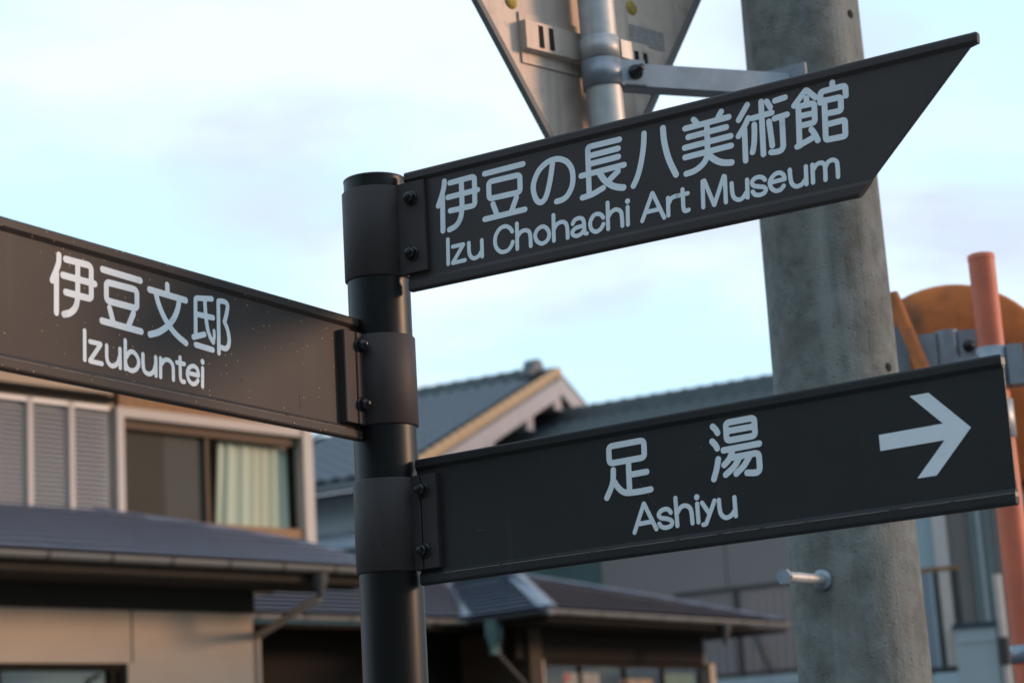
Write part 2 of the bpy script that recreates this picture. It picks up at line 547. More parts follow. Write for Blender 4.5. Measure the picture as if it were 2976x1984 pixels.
ob2 = make_board(B2, lambda z: 1.0308, m_board3, "dark grey board with two characters, Ashiyu and a white arrow")
ob3 = make_board(B3, lambda z: 1.06, m_board2, "dusty brown board reading Izubuntei, running out of the picture on the left")
# worn bare strip on the cut ends
for B, ob, ef in ((B2, ob2, lambda z: 1.0308),):
    mb = MB()
    for za, zb in ((-.0046, -.0135), (-.0145, -.019), (-.022, -.066), (-.071, -.098), (-.11, -.165), (-.1805, -.1865)):
        na = 0.0 if za > -.014 or za < -.17 else FACE
        mb.add([B.P(ef(za) + .0003, na - .0012, za), B.P(ef(zb) + .0003, na - .0012, zb),
                B.P(ef(zb) + .0003, -.0142 - na, zb), B.P(ef(za) + .0003, -.0142 - na, za)], [(0, 1, 2, 3)])
    mb.build("worn_edge", m_edge, ob)

for B, ob, L in ((B2, ob2, 1.029), (B3, ob3, 1.05)):
    mb = MB()
    t = B.s0 + .05
    while t < L - .01:
        t2 = min(L, t + random.uniform(.05, .22))
        mb.tube(B.P(t, -.0001, -(BH - .0150)), B.P(t2, -.0001, -(BH - .0150)), .00035, .00035, 6)
        t = t2 + random.uniform(.002, .02)
    mb.build("worn_lip_line", m_edge, ob)
# ---- lettering: strokes with round ends, traced on the photograph and laid on the board's face
def cat_rom(pts, closed=False, n=9):
    out = []
    m = len(pts)
    rng = m if closed else m - 1
    for i in range(rng):
        g_ = lambda k: pts[k % m] if closed else pts[max(0, min(m - 1, k))]
        p0, p1, p2, p3 = g_(i - 1), g_(i), g_(i + 1), g_(i + 2)
        for k in range(n):
            t = k / n
            out.append(tuple(.5 * (2 * p1[c] + (p2[c] - p0[c]) * t + (2 * p0[c] - 5 * p1[c] + 4 * p2[c] - p3[c]) * t * t
                                   + (3 * p1[c] - p0[c] - 3 * p2[c] + p3[c]) * t ** 3) for c in (0, 1)))
    if not closed:
        out.append(tuple(pts[-1][:2]))
    return out
def fillet(pts, closed=False):
    out = []
    m = len(pts)
    for i, p in enumerate(pts):
        r = p[2] if len(p) > 2 else 0
        if r and (closed or 0 < i < m - 1):
            a, b = pts[(i - 1) % m], pts[(i + 1) % m]
            da = (a[0] - p[0], a[1] - p[1]); db = (b[0] - p[0], b[1] - p[1])
            la, lb = math.hypot(*da), math.hypot(*db)
            ra, rb = min(r, la * .49), min(r, lb * .49)
            A = (p[0] + da[0] / la * ra, p[1] + da[1] / la * ra)
            Bq = (p[0] + db[0] / lb * rb, p[1] + db[1] / lb * rb)
            for k in range(7):
                t = k / 6
                out.append(tuple((1 - t) ** 2 * A[c] + 2 * t * (1 - t) * p[c] + t * t * Bq[c] for c in (0, 1)))
        else:
            out.append((p[0], p[1]))
    return out
def capsule(a, b, ra, rb):
    dx, dy = b[0] - a[0], b[1] - a[1]
    l = math.hypot(dx, dy)
    t0 = math.atan2(dy, dx)
    P = []
    for k in range(9):
        t = t0 - math.pi / 2 + math.pi * k / 8
        P.append((b[0] + rb * math.cos(t), b[1] + rb * math.sin(t)))
    for k in range(9):
        t = t0 + math.pi / 2 + math.pi * k / 8
        P.append((a[0] + ra * math.cos(t), a[1] + ra * math.sin(t)))
    return P
THICK = 0.0006
def glyph(B, parent, name, polys, m=m_white):
    """polys: overlapping convex outlines in board coordinates -> one flat raised sheet"""
    vs_, fs_ = [], []
    for p in polys:
        o = len(vs_)
        vs_ += [V(q) for q in p]
        fs_.append(list(range(o, o + len(p))))
    ov, oe, of, _, _, off_ = delaunay_2d_cdt(vs_, [], fs_, 0, 1e-7)
    of = [f for f, src_ in zip(of, off_) if src_]
    n = len(ov)
    P = [B.P(v.x, FACE + THICK, v.y) for v in ov] + [B.P(v.x, FACE - .0004, v.y) for v in ov]
    cnt = {}
    fc = []
    for f in of:
        f = list(f)
        fc.append(tuple(f))
        for i in range(len(f)):
            e = (f[i], f[(i + 1) % len(f)])
            cnt[e] = cnt.get(e, 0) + 1
    side = [(b, a, a + n, b + n) for (a, b) in cnt if (b, a) not in cnt]
    return MB().add(P, fc + side).build(name, m, parent, recalc=False)
def letters(B, parent, origin, scale, items, rk):
    """items: (name, [strokes]); stroke = (kind, points, factor)"""
    for name, strokes in items:
        polys = []
        for st in strokes:
            kind, pts = st[0], st[1]
            fac = st[2] if len(st) > 2 else 1.0
            org, sc_ = (st[3], st[4]) if len(st) > 3 else (origin, scale)
            if kind == 'c': q = cat_rom(pts)
            elif kind == 'o': q = cat_rom(pts, True); q.append(q[0])
            elif kind == 'b': q = fillet(pts, True); q.append(q[0])
            else: q = fillet(pts)
            w = [B.px(org[0] + x / sc_, org[1] + y / sc_, FACE) for x, y in q]
            r = rk * fac
            if len(w) == 1:
                w = [w[0], (w[0][0] + 1e-4, w[0][1])]
            for i in range(len(w) - 1):
                if math.dist(w[i], w[i + 1]) > 1e-6:
                    polys.append(capsule(w[i], w[i + 1], r, r))
        glyph(B, parent, name, polys)
Z2 = ((1240, 460), 3.92); Z3 = ((1500, 380), 3.92); Z4 = ((1840, 280), 4.3556); Z5 = ((2120, 220), 3.92)
Z7 = ((100, 700), 3.4083); Z8 = ((1700, 1180), 3.7333)
RK1, RL1 = .00455, .0033
l, c, o_, b_ = 'l', 'c', 'o', 'b'
letters(B1, ob1, *Z2, [
    ("character", [(c, [(205, 272), (200, 340), (178, 430), (138, 550)]), (l, [(185, 430), (194, 834)]),
                   (l, [(268, 291), (547, 218, 38), (556, 548, 38), (275, 607)]), (l, [(247, 455), (586, 372)]),
                   (c, [(398, 262), (406, 450), (408, 580), (393, 690), (345, 775), (268, 822)])]),
    ("character", [(l, [(663, 192), (1102, 84)]), (b_, [(711, 285, 40), (1066, 205, 40), (1072, 401, 40), (718, 477, 40)]),
                   (l, [(763, 535), (808, 655)]), (l, [(1030, 462), (975, 620)]), (l, [(672, 708), (1128, 600)])])], RK1)
letters(B1, ob1, *Z3, [
    ("character", [(c, [(420, 392), (398, 560), (365, 720), (330, 805), (283, 836), (235, 800), (203, 690), (215, 585), (268, 470), (350, 388),
                        (430, 352), (505, 346), (585, 380), (640, 460), (655, 570), (640, 670), (590, 765), (535, 808), (470, 828)])]),
    ("character", [(l, [(1182, 130), (820, 214, 34), (842, 745)]), (l, [(835, 315), (1168, 232)]), (l, [(838, 408), (1172, 326)]),
                   (l, [(748, 540), (1238, 418)]), (c, [(765, 788), (880, 748), (1002, 678)]), (l, [(1170, 490), (1080, 580)]),
                   (c, [(962, 515), (1010, 585), (1080, 640), (1150, 668), (1232, 677)], 1.12)]),
    ("character", [(c, [(1463, 65), (1456, 230), (1427, 420), (1392, 555), (1346, 660)]),
                   (c, [(384, 442), (400, 600), (440, 770), (490, 900), (555, 1030)], 1.08, *Z4)])], RK1)
letters(B1, ob1, *Z4, [
    ("character", [(l, [(772, 340), (815, 385)]), (l, [(1122, 242), (1085, 310)]), (l, [(665, 452), (1218, 310)]), (l, [(705, 560), (1188, 438)]),
                   (l, [(662, 695), (1245, 550)]), (l, [(668, 816), (1252, 672)]), (l, [(940, 390), (955, 780)]),
                   (c, [(955, 780), (920, 870), (850, 945), (770, 995), (685, 1022)]), (c, [(955, 770), (1020, 830), (1100, 872), (1180, 887), (1258, 885)], 1.1)])], RK1)
letters(B1, ob1, *Z5, [
    ("character", [(l, [(208, 380), (112, 552)]), (c, [(222, 530), (182, 618), (112, 735)]), (l, [(180, 660), (197, 1012)]), (l, [(268, 532), (490, 470)]),
                   (l, [(367, 345), (400, 942)]), (l, [(430, 342), (472, 408)]), (c, [(292, 605), (295, 720), (290, 830), (275, 918)]),
                   (c, [(460, 570), (480, 700), (500, 845)]), (l, [(525, 335), (640, 298)]), (l, [(522, 537), (665, 492)]),
                   (c, [(607, 520), (615, 650), (622, 780), (624, 850), (600, 898), (540, 917), (487, 920)])]),
    ("character", [(l, [(745, 395), (880, 213, 24), (990, 303)]), (l, [(885, 310), (888, 350)]), (l, [(794, 398), (812, 850)]),
                   (l, [(800, 403), (975, 366, 34), (985, 585, 34), (815, 625)]), (l, [(820, 512), (980, 478)]), (l, [(785, 860), (965, 758)]),
                   (c, [(945, 665), (985, 720), (1020, 790)]), (l, [(1180, 135), (1182, 180)]), (l, [(1043, 362), (1046, 240, 36), (1328, 170, 34), (1336, 285)]),
                   (l, [(1095, 340), (1278, 300, 30), (1282, 455, 30), (1105, 490)]),
                   (l, [(1105, 615), (1328, 560, 30), (1336, 745, 30), (1112, 786, 28), (1090, 335)])])], RK1 * .97)
letters(B1, ob1, *Z2, [
    ("letter", [(l, [(250, 932), (257, 1212)])]),
    ("letter", [(l, [(307, 1015), (430, 988, 8), (307, 1202, 8), (448, 1169)])]),
    ("letter", [(c, [(490, 975), (495, 1075), (513, 1128), (550, 1150), (602, 1125), (635, 1070)]), (l, [(638, 945), (644, 1130)])]),
    ("letter", [(c, [(984, 850), (960, 812), (910, 790), (850, 812), (803, 880), (789, 950), (800, 1020), (838, 1068), (882, 1081), (940, 1060), (978, 1010), (992, 968)])]),
    ("letter", [(l, [(1037, 760), (1045, 1047)]), (c, [(1048, 910), (1080, 860), (1130, 837), (1175, 852), (1193, 910), (1198, 1015)])]),
    ("letter", [(o_, [(1335, 796), (1388, 830), (1407, 892), (1385, 955), (1325, 990), (1268, 960), (1248, 895), (1275, 830)])])], RL1)
letters(B1, ob1, *Z3, [
    ("letter", [(l, [(435, 982), (443, 1272)]), (c, [(448, 1132), (480, 1083), (530, 1060), (575, 1075), (594, 1130), (600, 1240)])]),
    ("letter", [(c, [(656, 1084), (680, 1040), (730, 1018), (770, 1032), (785, 1075), (790, 1150), (797, 1190), (820, 1193)]),
                (c, [(783, 1103), (740, 1115), (690, 1133), (656, 1170), (660, 1206), (700, 1221), (750, 1200), (787, 1155)])]),
    ("letter", [(c, [(1004, 1016), (980, 985), (935, 973), (887, 1000), (857, 1065), (861, 1125), (885, 1162), (930, 1174), (980, 1140), (1008, 1088)])]),
    ("letter", [(l, [(1052, 848), (1062, 1145)]), (c, [(1066, 1002), (1100, 950), (1150, 925), (1200, 945), (1217, 1000), (1225, 1110)])]),
    ("letter", [(l, [(1282, 898), (1288, 1098)]), (l, [(1280, 832)], 1.28)])], RL1)
letters(B1, ob1, *Z4, [
    ("letter", [(l, [(131, 1612), (257, 1257, 10), (410, 1572)]), (l, [(178, 1502), (358, 1462)])]),
    ("letter", [(l, [(455, 1325), (463, 1545)]), (c, [(466, 1395), (498, 1330), (555, 1302), (575, 1298)])]),
    ("letter", [(c, [(638, 1218), (646, 1330), (652, 1440), (672, 1490), (720, 1478)]), (l, [(575, 1300), (706, 1268)])]),
    ("letter", [(l, [(905, 1446), (893, 1120)]), (l, [(915, 1110), (1042, 1415)]), (l, [(1047, 1415), (1160, 1056)]), (l, [(1176, 1060), (1192, 1385)])]),
    ("letter", [(c, [(1262, 1148), (1270, 1250), (1290, 1320), (1340, 1355), (1400, 1338), (1452, 1262)]), (l, [(1458, 1105), (1468, 1328)])])], RL1)
letters(B1, ob1, *Z5, [
    ("letter", [(c, [(418, 1231), (390, 1205), (340, 1200), (290, 1226), (272, 1265), (292, 1298), (350, 1308), (405, 1314), (430, 1342), (413, 1380), (362, 1403), (310, 1400), (280, 1366)])]),
    ("letter", [(l, [(492, 1262), (642, 1226)]), (c, [(644, 1226), (628, 1176), (580, 1153), (522, 1180), (476, 1250), (490, 1320), (540, 1358), (598, 1345), (634, 1302)])]),
    ("letter", [(c, [(702, 1122), (711, 1220), (730, 1280), (775, 1310), (838, 1290), (886, 1228)]), (l, [(885, 1085), (895, 1285)])]),
    ("letter", [(l, [(960, 1068), (970, 1268)]), (c, [(972, 1122), (1005, 1068), (1060, 1045), (1098, 1068), (1108, 1130), (1112, 1238)]),
                (c, [(1106, 1102), (1140, 1038), (1195, 1013), (1238, 1038), (1250, 1110), (1255, 1205)])])], RL1)
letters(B3, ob3, *Z7, [
    ("character", [(c, [(240, 160), (235, 240), (210, 315), (172, 408)]), (l, [(215, 330), (213, 726)]),
                   (l, [(305, 199), (559, 264, 45), (559, 593, 40), (305, 525)]), (l, [(277, 357), (595, 443)]),
                   (c, [(425, 250), (425, 450), (422, 590), (400, 680), (350, 728), (288, 745)])]),
    ("character", [(l, [(670, 298), (1046, 407)]), (b_, [(708, 423, 38), (1012, 500, 40), (1012, 684, 36), (710, 606, 38)]), (l, [(740, 680), (778, 822)]),
                   (l, [(978, 730), (930, 850)]), (l, [(664, 806), (1054, 911)])]),
    ("character", [(l, [(1312, 449), (1316, 530)]), (l, [(1136, 494), (1496, 600)]), (c, [(1432, 590), (1415, 690), (1372, 788), (1300, 868), (1220, 918), (1140, 939)]),
                   (c, [(1202, 545), (1232, 650), (1282, 768), (1350, 878), (1420, 958), (1498, 1023)])]),
    ("character", [(l, [(1754, 583), (1592, 576, 24), (1594, 950)], .86), (c, [(1685, 605), (1692, 720), (1708, 860), (1736, 958), (1768, 1012)], .82), (c, [(1768, 1010), (1778, 960), (1776, 900)], .62),
                   (l, [(1610, 737), (1766, 770)], .88), (l, [(1572, 962), (1680, 935)], .9), (l, [(1594, 1038), (1762, 1088)], .92), (l, [(1818, 618), (1824, 1118)], .84),
                   (c, [(1820, 606), (1870, 608), (1908, 640), (1902, 720), (1880, 812)], .84), (c, [(1880, 812), (1910, 890), (1925, 980), (1918, 1045), (1890, 1075), (1845, 1062)], .84)])], .00465)
letters(B3, ob3, *Z7, [
    ("letter", [(l, [(492, 906), (493, 1192)])]),
    ("letter", [(l, [(545, 1013), (654, 1038, 8), (541, 1205, 8), (664, 1232)])]),
    ("letter", [(c, [(711, 1053), (712, 1170), (730, 1228), (773, 1254), (818, 1225), (838, 1165)]), (l, [(842, 1085), (845, 1270)])]),
    ("letter", [(l, [(895, 1000), (897, 1280)]), (c, [(904, 1165), (940, 1114), (985, 1122), (1022, 1180), (1026, 1238), (1002, 1284), (960, 1298), (920, 1277), (902, 1235)])]),
    ("letter", [(c, [(1070, 1137), (1072, 1240), (1086, 1303), (1130, 1331), (1175, 1305), (1194, 1240)]), (l, [(1197, 1166), (1199, 1345)])]),
    ("letter", [(l, [(1245, 1176), (1245, 1358)]), (c, [(1252, 1232), (1285, 1192), (1330, 1195), (1364, 1240), (1371, 1310), (1372, 1384)])]),
    ("letter", [(c, [(1438, 1166), (1440, 1300), (1443, 1370), (1458, 1401), (1480, 1406)]), (l, [(1406, 1214), (1480, 1229)])]),
    ("letter", [(l, [(1525, 1319), (1620, 1342)]), (c, [(1621, 1341), (1608, 1280), (1570, 1249), (1526, 1270), (1510, 1330), (1530, 1398), (1570, 1428), (1602, 1411), (1615, 1390)])]),
    ("letter", [(l, [(1662, 1270), (1660, 1450)]), (l, [(1661, 1207)], 1.3)])], .00325)
letters(B2, ob2, *Z8, [
    ("character", [(b_, [(262, 466, 44), (643, 400, 44), (653, 586, 44), (272, 650, 44)]), (l, [(478, 620), (495, 960)]), (l, [(500, 772), (678, 742)]),
                   (c, [(315, 720), (313, 830), (292, 915), (248, 1020)]), (c, [(330, 850), (370, 910), (420, 953), (480, 968), (600, 955), (725, 932)])]),
    ("character", [(c, [(1392, 262), (1425, 295), (1446, 330)]), (c, [(1388, 424), (1422, 460), (1444, 498)]), (c, [(1456, 616), (1440, 720), (1411, 830)]),
                   (b_, [(1533, 224, 40), (1842, 170, 40), (1856, 364, 40), (1547, 417, 40)]), (l, [(1560, 311), (1830, 266)]), (l, [(1512, 520), (1900, 451)]),
                   (c, [(1605, 545), (1572, 620), (1521, 678)]), (l, [(1610, 599), (1896, 549, 48), (1914, 768, 70), (1772, 766)]),
                   (c, [(1685, 600), (1632, 695), (1539, 784)]), (c, [(1795, 590), (1735, 690), (1654, 774)])])], .00455)
letters(B2, ob2, *Z8, [
    ("letter", [(l, [(552, 1398), (650, 1084, 8), (789, 1364)]), (l, [(600, 1306), (745, 1280)])]),
    ("letter", [(c, [(944, 1186), (920, 1156), (880, 1148), (832, 1172), (813, 1212), (838, 1243), (895, 1252), (942, 1268), (961, 1298), (942, 1333), (887, 1349), (842, 1336), (821, 1306)])]),
    ("letter", [(l, [(993, 1030), (1018, 1330)]), (c, [(1022, 1182), (1052, 1132), (1100, 1113), (1148, 1135), (1170, 1190), (1182, 1304)])]),
    ("letter", [(l, [(1230, 1095), (1247, 1294)]), (l, [(1225, 1024)], 1.32)]),
    ("letter", [(l, [(1283, 1085), (1362, 1200)]), (c, [(1418, 1064), (1380, 1175), (1345, 1272), (1330, 1312), (1300, 1322)])]),
    ("letter", [(c, [(1466, 1057), (1475, 1145), (1492, 1210), (1540, 1248), (1600, 1228), (1642, 1168)]), (l, [(1635, 1030), (1653, 1231)])])], .0033)
ar = [(483, 547), (642, 520), (1005, 815), (718, 1217), (555, 1240), (783, 920), (240, 1006), (226, 871), (768, 780)]
aw = [B2.px(2480 + x / 2.9032, 980 + y / 2.9032, FACE) for x, y in ar]
glyph(B2, ob2, "arrow", [[aw[0], aw[8], aw[2], aw[1]], [aw[8], aw[7], aw[6], aw[5]], [aw[5], aw[4], aw[3], aw[2]], [aw[8], aw[5], aw[2]]])

m_scr = mat("pale_scratch", (0.085, 0.082, 0.08), rough=.6, var=.3, scale=200)
for B, ob, marks in ((B2, ob2, [((1863, 1413), (1871, 1423)), ((1885, 1441), (1896, 1457)), ((1896, 1457), (1908, 1474)), ((1792, 1375), (1796, 1377)), ((1386, 1545), (1412, 1541))]),
                     (B1, ob1, [((1323, 602), (1335, 586)), ((2612, 291), (2616, 290)), ((2648, 281), (2651, 280)), ((2622, 188), (2627, 183))]),
                     (B3, ob3, [((338, 908), (346, 906)), ((348, 905), (357, 903)), ((307, 924), (311, 922)), ((120, 1090), (150, 1097)), ((870, 1150), (874, 1190)), ((700, 1100), (703, 1112))])):
    for (p, q) in marks:
        a, b = B.px(*p, FACE), B.px(*q, FACE)
        glyph(B, ob, "scratch", [capsule(a, b, .00042, .00026)], m_scr)

# ---- clamps: a band round the post with a folded flange bolted over the board's end
def clamp(B, ptop, pbot, bolts, f0, f1, T, slit):
    """ptop/pbot: photograph heights of the band on the post's near side"""
    def zat(py, x):
        h = hit(x, py, axis(.7) + tocam * .055, tocam) - axis(0)
        return h.dot(UPL)
    z1, z0 = zat(*ptop), zat(*pbot)
    a = axis(0)
    ro = .0545
    mb = MB()
    r2 = .0022
    mb.lathe(a, UPL, [(RP - .0006, z0), (ro - r2, z0), (ro, z0 + r2), (ro, z1 - r2), (ro - r2, z1), (RP - .0006, z1)], 72)
    band = mb.build("clamp_band", m_clamp, sp)
    zo = (B.o - a).dot(UPL)
    # flange: two pressed strips with a slit between, folded back onto the board
    def plate(s0, s1, n0, n1):
        e = .0016
        pr = [(s0, n0), (s0, n1 - e), (s0 + e, n1), (s1 - e, n1), (s1, n1 - e), (s1, n0)]
        return [B.P(s, n, z0 - zo) for s, n in pr]
    sm = f0 + (f1 - f0) * .46 if slit else f0 + (f1 - f0) * .12
    p1 = MB().prism(plate(f0, sm - .0007, FACE - .0012, T), UPL * (z1 - z0)).build("flange", m_clamp, band)
    gap = .0007 if slit else -.0030
    p2 = MB().prism(plate(sm + gap, f1, FACE + .0003, T - .0012), UPL * (z1 - z0)).build("flange", m_clamp, band)
    MB().box(B.o + UPL * (z0 - zo), B.d, B.n, UPL, (f0 - .004, -.0138, .004), (f1, -.0205, z1 - z0 - .004)).build("back_plate", m_clamp, band)
    for bx, by in bolts:
        s, z = B.px(bx, by, T)
        C0 = B.P(s, T - .001, z)
        n = B.n
        # washer, hexagon nut, stud end
        b = MB()
        b.lathe(C0, n, [(.0001, 0), (.0118, 0), (.0118, .0022), (.0095, .0026), (.0001, .0026)], 28)
        hexr = .0098
        x = B.d; y = UPL
        hp = [C0 + n * .0026 + (x * math.cos(k * math.pi / 3 + .3) + y * math.sin(k * math.pi / 3 + .3)) * hexr for k in range(6)]
        b.prism(hp, n * .0068)
        b.lathe(C0, n, [(.0088, .0092), (.0082, .0112), (.0062, .0126), (.0055, .0126)], 24)
        b.lathe(C0, n, [(.0052, .0100), (.0052, .0168), (.0044, .0178), (.0001, .0178)], 20)
        b.build("bolt", m_bolt, band)
    return band
clamp(B1, (536, 1075), (797, 1090), [(1194, 577), (1199, 737)], .046, .104, .0045, False)
clamp(B3, (964, 1110), (1228, 1120), [(1044, 1003), (1051, 1175)], .046, .104, .0095, True)
clamp(B2, (1384, 1110), (1657, 1125), [(1228, 1423), (1235, 1599)], .044, .100, .0065, True)

# ---------------------------------------------------------------- concrete utility pole
PD = 4.3
ca, cb_ = far(2319.5, 0, PD), far(2518, 1984, PD)
ux = V(((ca.x + cb_.x) / 2, (ca.y + cb_.y) / 2, 0))
up_ = thing("utility_pole", "stained grey concrete utility pole behind the sign boards", "utility pole", ux)
def prad(z):
    t = (z - cb_.z) / (ca.z - cb_.z)
    return .1375 + (.1294 - .1375) * t
MB().lathe(ux, Z, [(prad(0), 0), (prad(9.5), 9.5), (0.001, 9.52)], 64).build("shaft", m_conc, up_)
ctoc = V((-ux.x, -ux.y, 0)).normalized()
cright = V((-ctoc.y, ctoc.x, 0))
if cright.x < 0: cright = -cright
def on_pole(ang, z, r=0.0):
    d = ctoc * math.cos(ang) + cright * math.sin(ang)
    return ux + d * (prad(z) + r) + Z * z, d
# mould seam
for an in (.62, -2.5):
    A, d = on_pole(an, 0); Bq, _ = on_pole(an, 9.4)
    t_ = d.cross(Z)
    MB().add([A + t_ * .0035 - d * .003, A + d * .0002, A - t_ * .0035 - d * .003, Bq + t_ * .0035 - d * .003, Bq + d * .0002, Bq - t_ * .0035 - d * .003],
             [(0, 1, 4, 3), (1, 2, 5, 4)]).build("mould_seam", m_conc, up_)
# step bolt
bz = hit(2400, 1682, ux + ctoc * .13, ctoc).z
A, d = on_pole(-.50, bz)
sb = MB().tube(A - d * .05, A + d * .150, .0105, .0115, 20)
sb = sb.build("step_bolt", m_galv, up_)
x_ = d.cross(Z); y_ = Z
MB().prism([A + d * .147 + (x_ * math.cos(k * math.pi / 3) + y_ * math.sin(k * math.pi / 3)) * .0165 for k in range(6)], d * .011).build("bolt_head", m_galvd, sb)
MB().lathe(A, d, [(.012, .001), (.0215, .0005), (.0215, .007), (.0115, .010)], 24).build("collar", m_galvd, sb)
# plugged climbing holes
for (hx, hy, an) in ((2577, 1055, .98), (2474, 18, .98)):
    hz = hit(hx, hy, ux + ctoc * .12, ctoc).z
    A, d = on_pole(an, hz)
    MB().lathe(A, d, [(.0095, -.002), (.0095, .0010), (.0080, .0016), (.0005, .0012)], 24).build("hole_socket", m_slit, up_)

# ---------------------------------------------------------------- road sign seen from behind
sa, sb_ = far(1730, 0, 4.0), far(1764, 350, 4.0)
sdir = (sa - sb_).normalized()
sbase = sb_ + sdir * ((0 - sb_.z) / sdir.z)
SLOW = 2.80                              # the short pole ends behind the museum board; the arm carries it
rs = thing("road_sign", "back of an inverted triangular road sign on a galvanised pole", "road sign", sbase + sdir * SLOW)
SR = .0385
MB().tube(sbase + sdir * SLOW, sbase + sdir * 3.9, SR, SR, 40).build("pole", m_galv, rs)
ang = math.radians(43)
sn = V((math.sin(ang), -math.cos(ang), 0)); se = V((math.cos(ang), math.sin(ang), 0))
sn = (sn - sdir * sn.dot(sdir)).normalized(); se = sdir.cross(sn).normalized()
if se.x < 0: se = -se
paxis = lambda z: sbase + sdir * ((z - sbase.z) / sdir.z)
SO = paxis(3.206) - sn * .060              # plane of the panel's back
def SP(e, n, z): return SO + se * e + sn * n + sdir * z
def spx(x, y, n=0.0):
    h = hit(x, y, SO + sn * n, sn) - SO
    return h.dot(se), h.dot(sdir)
# inverted triangle through the measured edges, 0.8 m sides, rounded corners
(ax_, az_), (bx_, bz_) = spx(1372, 0), spx(1582, 393)
(cx_, cz_), (dx_, dz_) = spx(2030, 0), spx(1940, 205)
ml, mr = (bz_ - az_) / (bx_ - ax_), (cz_ - dz_) / (cx_ - dx_)
ex = (az_ - ml * ax_ - cz_ + mr * cx_) / (mr - ml); ez = az_ + ml * (ex - ax_)
top = ez + .70
tl = (ax_ + (top - az_) / ml, top); tr = (cx_ + (top - cz_) / mr, top)
tri = [(ex, ez, .07), (tr[0], tr[1], .09), (tl[0], tl[1], .09)]
outl = fillet(tri, True)
MB().prism([SP(e, 0, z) for e, z in outl], sn * -.0025).build("panel", m_alu, rs)
cx0 = sum(p[0] for p in outl) / len(outl); cz0 = sum(p[1] for p in outl) / len(outl)
mb = MB()
nn = len(outl)
inn = []
for e, z in outl:
    dd = math.hypot(e - cx0, z - cz0)
    inn.append((e + (cx0 - e) / dd * .02, z + (cz0 - z) / dd * .02))
P = [SP(e, -.003, z) for e, z in outl] + [SP(e, .012, z) for e, z in outl] + [SP(e, .012, z) for e, z in inn] + [SP(e, .0008, z) for e, z in inn]
F_ = []
for k in range(3):
    for i in range(nn):
        j = (i + 1) % nn
        F_.append((k * nn + i, k * nn + j, (k + 1) * nn + j, (k + 1) * nn + i))
mb.add(P, F_).build("rim", m_rim, rs)
# horizontal mounting rail with slots
def zpx(x, y): return (1340 + x / 2.94, y / 2.94)
rl = spx(*zpx(505, 395)); rr_ = spx(*zpx(1600, 520))
zc = (rl[1] + rr_[1]) / 2
e0, e1 = rl[0], rr_[0]
hh = .0335
mb = MB()
prf = [(0.0008, -hh - .024), (.004, -hh - .024), (.004, -hh), (.021, -hh + .003), (.022, hh - .003), (.004, hh), (.004, hh + .021), (.0008, hh + .021)]
mb.prism([SP(e0, n, zc + z) for n, z in prf], se * (e1 - e0))
rail = mb.build("mounting_rail", m_alu, rs)
for f in (.11, .185, .845, .915):
    e = e0 + (e1 - e0) * f
    MB().box(SO, se, sn, sdir, (e - .0062, .0206, zc - hh * .72), (e + .0062, .0228, zc + hh * .72)).build("slot", m_slit, rail)
for (x, y) in ((425, 15), (1455, 70)):
    e, z = spx(*zpx(x, y))
    MB().lathe(SP(e, .0006, z), sn, [(.0001, .0005), (.0165, .0005), (.0165, 0)], 28).build("sticker", m_yel, rs)
e, z = spx(*zpx(1440, 300)); e2, z2 = spx(*zpx(1730, 350))
MB().box(SO, se, sn, sdir, (e, .0004, (z + z2) / 2 - .022), (e2, .0011, (z + z2) / 2 + .022)).build("label_plate", m_label, rs)
# clamp of the rail on the pole
def zonpole(x, y):
    return (hit(*zpx(x, y), paxis(3.1) + tocam * 0 + V((0, -.04, 0)), V((0, -1, 0)))).z
zA1, zA0 = zonpole(1150, 285), zonpole(1150, 470)
zB1, zB0 = zonpole(1180, 482), zonpole(1190, 705)
cl = MB().lathe(paxis(0) * 1.0, sdir, [(SR - .0003, zA0), (SR + .0028, zA0), (SR + .0028, zA1), (SR - .0003, zA1)], 40)
cl = cl.build("sign_clamp", m_galv, rs)
for s in (1,):
    MB().box(paxis((zA0 + zA1) / 2), se, sn, sdir, (s * .040 - .003, -.05, -.03), (s * .040 + .003, .012, .03)).build("clamp_ear", m_galv, cl)
MB().box(paxis((zA0 + zA1) / 2), se, sn, sdir, (.034, .006, -.018), (.066, .030, .022)).build("lug", m_galv, cl)
C0 = paxis((zA0 + zA1) / 2) + se * .040 + sn * .014
MB().tube(C0 - se * .012, C0 + se * .038, .0065, .0065, 14).build("bolt", m_galvd, cl)
# support arm running to the utility pole
ab = MB().lathe(paxis(0) * 1.0, sdir, [(SR + .0006, zB0), (SR + .0052, zB0), (SR + .0052, zB1), (SR + .0006, zB1)], 44).build("arm_band", m_galvd, rs)
za = (zB0 + zB1) / 2
pA = paxis(za)
armend, _ = on_pole(-.42, za - .005)
ad_ = V((armend.x - pA.x, armend.y - pA.y, 0))
alen = ad_.length; ad_.normalize()
an_ = V((ad_.y, -ad_.x, 0))
prf = [(.004, .022), (-.036, .022), (-.036, .018), (.0, .018), (.0, -.026), (-.036, -.026), (-.036, -.030), (.009, -.030), (.009, -.026), (.004, -.026)]
arm = MB().prism([pA + ad_ * .036 + an_ * (q + .022) + Z * z for q, z in prf], ad_ * (alen - .03)).build("support_arm", m_galvd, rs)
MB().box(pA, ad_, an_, Z, (.030, .026, -.030), (.085, .031, .028)).build("arm_lug", m_galvd, arm)
C0 = pA + ad_ * .062 + an_ * .031
MB().lathe(C0, an_, [(.0001, 0), (.016, 0), (.016, .004), (.0125, .0042), (.0125, .014), (.0075, .0145), (.0075, .032), (.0001, .0325)], 18).build("bolt", m_bolt, arm)
zb = za + .012
